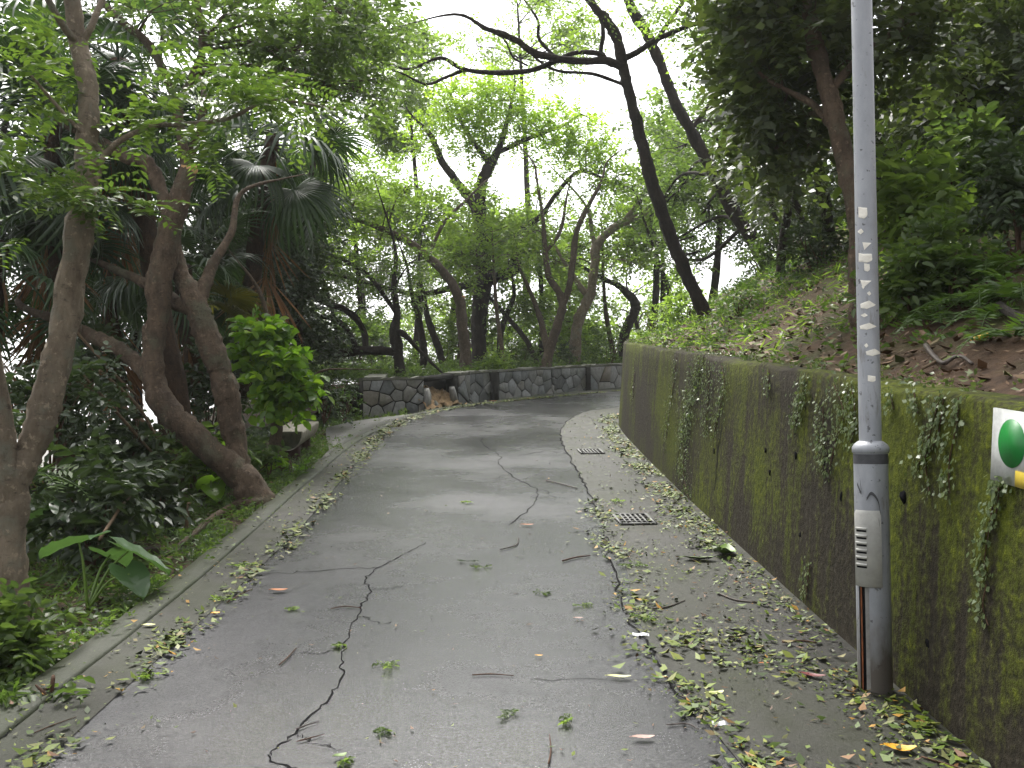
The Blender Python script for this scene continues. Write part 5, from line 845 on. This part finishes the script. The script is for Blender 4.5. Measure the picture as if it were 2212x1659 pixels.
for a in (('fallen_leaf','large curled yellow leaf at the lower right edge near the wall',1945,1627,.115,.5,'l_yellow',-12,.25), ('fallen_leaf','pale greenish leaf at the road joint, longest of the pale leaves',1338,1468,.105,.28,'l_pale',-5,.1), ('fallen_leaf','pinkish dry leaf in the foreground left of the white scraps',1390,1600,.09,.34,'l_pink',8,.1), ('fallen_leaf','pale oval leaf lying on the left kerb',322,1356,.065,.55,'l_pale',5,.12), ('fallen_leaf','dark red leaf near the foot of the lamp post',1757,1466,.11,.34,'l_red',-30,.15), ('fallen_leaf','orange-brown leaf on the far left asphalt beside the small crack',603,1280,.10,.42,'l_orange',10,.15), ('fallen_leaf','small orange leaf on the road below the farther grate',1140,1137,.10,.3,'l_orange',5,.1), ('fallen_leaf','big green leaf standing against the wall foot',1565,1200,.26,.55,'l_green',70,.35), ('fallen_leaf','broad green leaf lying flat next to the standing leaf',1510,1212,.22,.4,'l_green',175,.15),
          ('fallen_leaf','pale folded leaf left of the lamp post foot',1545,1505,.09,.4,'l_pale',25,.2), ('fallen_leaf','yellow leaf in the left leaf drift',466,1330,.05,.7,'l_yellow',40,.2), ('fallen_leaf','yellow-green leaf just above the white scrap on the left',1425,1470,.07,.35,'l_green',15,.2), ('fallen_leaf','pale leaf halfway between the two white scraps and the post',1640,1400,.05,.45,'l_pale',110,.2), ('fallen_leaf','small yellow leaf on the wet sheen of the road',1165,1422,.035,.5,'l_yellow',0,.2), ('fallen_leaf','orange leaf far up the road near the left kerb',1066,868,.16,.4,'l_orange',0,.2), ('fallen_leaf','green leaf fragment at the bottom edge of the road',735,1640,.055,.5,'l_green',40,.2), ('fallen_leaf','orange sliver on the paving left of the post',1650,1408+30,.05,.3,'l_orange',0,.1), ('fallen_leaf','pinkish leaf by the foreground brown twig on the right',1250,1340,.05,.4,'l_pink',0,.1)):
    one_leaf(*a[:6], M[a[6]], a[7], a[8], group=GL)
def scrap(label, x, y, L, W, az):
    c = gp(x, y); mb = MB(); n = 7; V = []
    for i in range(n):
        t = i/(n-1)-.5
        for s_ in (-.5, 0, .5): V.append((t*L, s_*W, .004*math.cos(s_*6)+.003*math.sin(t*9)))
    V2 = [(x_, y_, z-.0015) for x_, y_, z in V]; i = np.arange(n-1)[:, None]*3; j = np.arange(2)[None]; qd = np.stack([i+j, i+j+1, i+4+j, i+3+j], -1); mb.quads(V, qd); mb.quads(V2, qd[..., ::-1]); o = mb.build('paper_scrap', M['litterwhite']); o.location = (c[0], c[1], float(road_z(c[1]))+.012); o.rotation_euler = (math.atan(S)+.15, 0, R(az)); tag(o, label, 'paper scrap', 'white paper scraps on the road')
scrap('white paper scrap on the road nearer the leaf-strewn joint', 1384, 1374, .085, .03, -2); scrap('white paper scrap nearest the camera, lower right', 1558, 1567, .075, .03, 0)
GT = 'twigs lying on the road'
for lab, pts in (('dark twig just below the farther drain grate',[(1180,1040,2.5),(1215,1048,2.5),(1247,1057,2)]), ('brown twig beside the crack in the middle of the road',[(715,1318,2.5),(745,1313,2.5),(780,1316,2)]), ('pale brown twig pointing up the road on the left half',[(603,1440,3),(620,1425,3),(640,1403,2)]), ('thin dark twig in the lower middle of the crack',[(640,1580,4),(665,1570,3),(688,1563,2)]), ('forked brown twig right of the wet sheen',[(1215,1215,4),(1245,1207,3.5),(1275,1203,2.5)]), ('yellowish grass stalk at the lower left edge',[(72,1588,2),(110,1572,2.5),(165,1552,1.5)]), ('reddish twig near the bottom edge, pointing up',[(1185,1655,4),(1190,1625,3.5),(1187,1590,2)]), ('dark stick on the paving, left of the lamp post',[(1550,1285,4),(1590,1300,4),(1635,1305,3)]), ('long dark twig by the nearer white scrap',[(1440,1570,3),(1485,1568,3),(1510,1580,2)]), ('curved dark twig right of the road joint',[(1410,1318,3),(1440,1315,3),(1480,1300,2)]), ('brown twig on the paving against the wall foot',[(1690,1390,4),(1730,1388,4),(1765,1392,3)]), ('short brown twig at the foreground leaf tuft',[(640,1605,0.1),(650,1604,3),(700,1590,1.5)]), ('reddish twig right of the fresh leaf tuft',[(1020,1462,3),(1060,1460,3),(1110,1463,2)]), ('dry twig in the left leaf drift',[(490,1305,3),(515,1290,3),(545,1275,2)]),
    ('dark twig on the wet sheen below the standing leaf',[(1080,1190,2.5),(1115,1180,2.5),(1120,1165,2)]), ('brown twig at the bottom right by the yellow leaf',[(1990,1640,5),(2040,1655,5),(2090,1670,4)])):
    stick('twig', lab, 'twig', pts, M['twig'] if 'brown' in lab or 'red' in lab or 'dry' in lab or 'yellow' in lab else M['twig_dark'], GT, ground=True)
def sprig(label, x, y, n, L, mat, ll=.035):
    c = gp(x, y); c[2] += .012; m = n; a = rng.random(m)*2*np.pi; D = unit(np.c_[np.cos(a), np.sin(a), .12+.2*rng.random(m)]); mb = MB(); L *= .8; ll *= .75; m = n; leaves(mb, c+np.c_[rng.normal(0, L*.25, m), rng.normal(0, L*.25, m), np.zeros(m)], D, np.full(m, L), 8, ll, .45, 1, .15, 1.2, 1, .2)
    for i in range(min(m, 4)): mb.tube([c, c+D[i]*L*.5, c+D[i]*L-[0, 0, .01]], [.002, .0015, .001], 4, 2, 0)
    tag(mb.build('leaf_sprig', mat, None, c), label, 'leaf sprig', 'torn leaf sprigs on the road')
for a in (('fresh yellow-green leaf sprig in the middle of the road',845,1445,4,.10,'l_light'), ('dark green leaf sprig at the bottom of the road',845,1592,3,.09,'l_mid'), ('dull leaf sprig left of the bottom red twig',1095,1550,3,.07,'l_mid'), ('small green sprig at the road centre above the wet sheen',1045,1230,3,.08,'l_light'), ('tiny dark sprig beside the small centre sprig',1012,1216,2,.07,'l_dark'), ('dull sprig by the two brown twigs on the right half',1175,1287,3,.08,'l_mid'), ('leaf sprig far up the road before the bend',1000,1088,3,.09,'l_light'), ('green tuft on the crack low in the foreground',738,1400,3,.035,'l_light'), ('weedy green sprig on the gutter by the yellow leaf',480,1300,6,.10,'l_light'), ('leafy sprig in the gutter, nearer end of the left drift',325,1462,6,.09,'l_light'), ('leaf sprig on the left asphalt beside the orange-brown leaf',630,1322,3,.07,'l_light'), ('large leaf tuft in the gutter farther up',520,1225,6,.11,'l_light'), ('yellow-green sprig right of the paving joint',1255,1312,3,.07,'l_light'), ('small leaf tuft on the paving edge near the grate',1335,1085,5,.12,'l_light'), ('leaf tuft at the joint below the nearer grate',1365,1225,6,.11,'l_mid'), ('dark leaf tuft on the paving joint, foreground',1390,1340,6,.10,'l_mid'), ('small bright tuft at the very bottom near the middle',735,1650,3,.04,'l_light'), ('pale sprig on the road above the pinkish leaf',1230,1560,3,.05,'l_light')):
    sprig(*a[:5], M[a[5]])

# ------------------------------------------------------------------ thin haze, added mostly to stand in for lens glare
hm = bpy.data.materials.new('glare haze'); hm.use_nodes = True; hn = hm.node_tree; hn.nodes.remove(hn.nodes['Principled BSDF'])
hv = hn.nodes.new('ShaderNodeVolumePrincipled'); hv.inputs['Color'].default_value = (.93, .96, .95, 1); hv.inputs['Density'].default_value = .0007; hv.inputs['Anisotropy'].default_value = .35
hn.links.new(hv.outputs[0], hn.nodes['Material Output'].inputs['Volume'])
mb = MB(); mb.box((-750, -80, -30), (750, 1550, 24)); struct(mb.build('haze', hm), 'stuff')
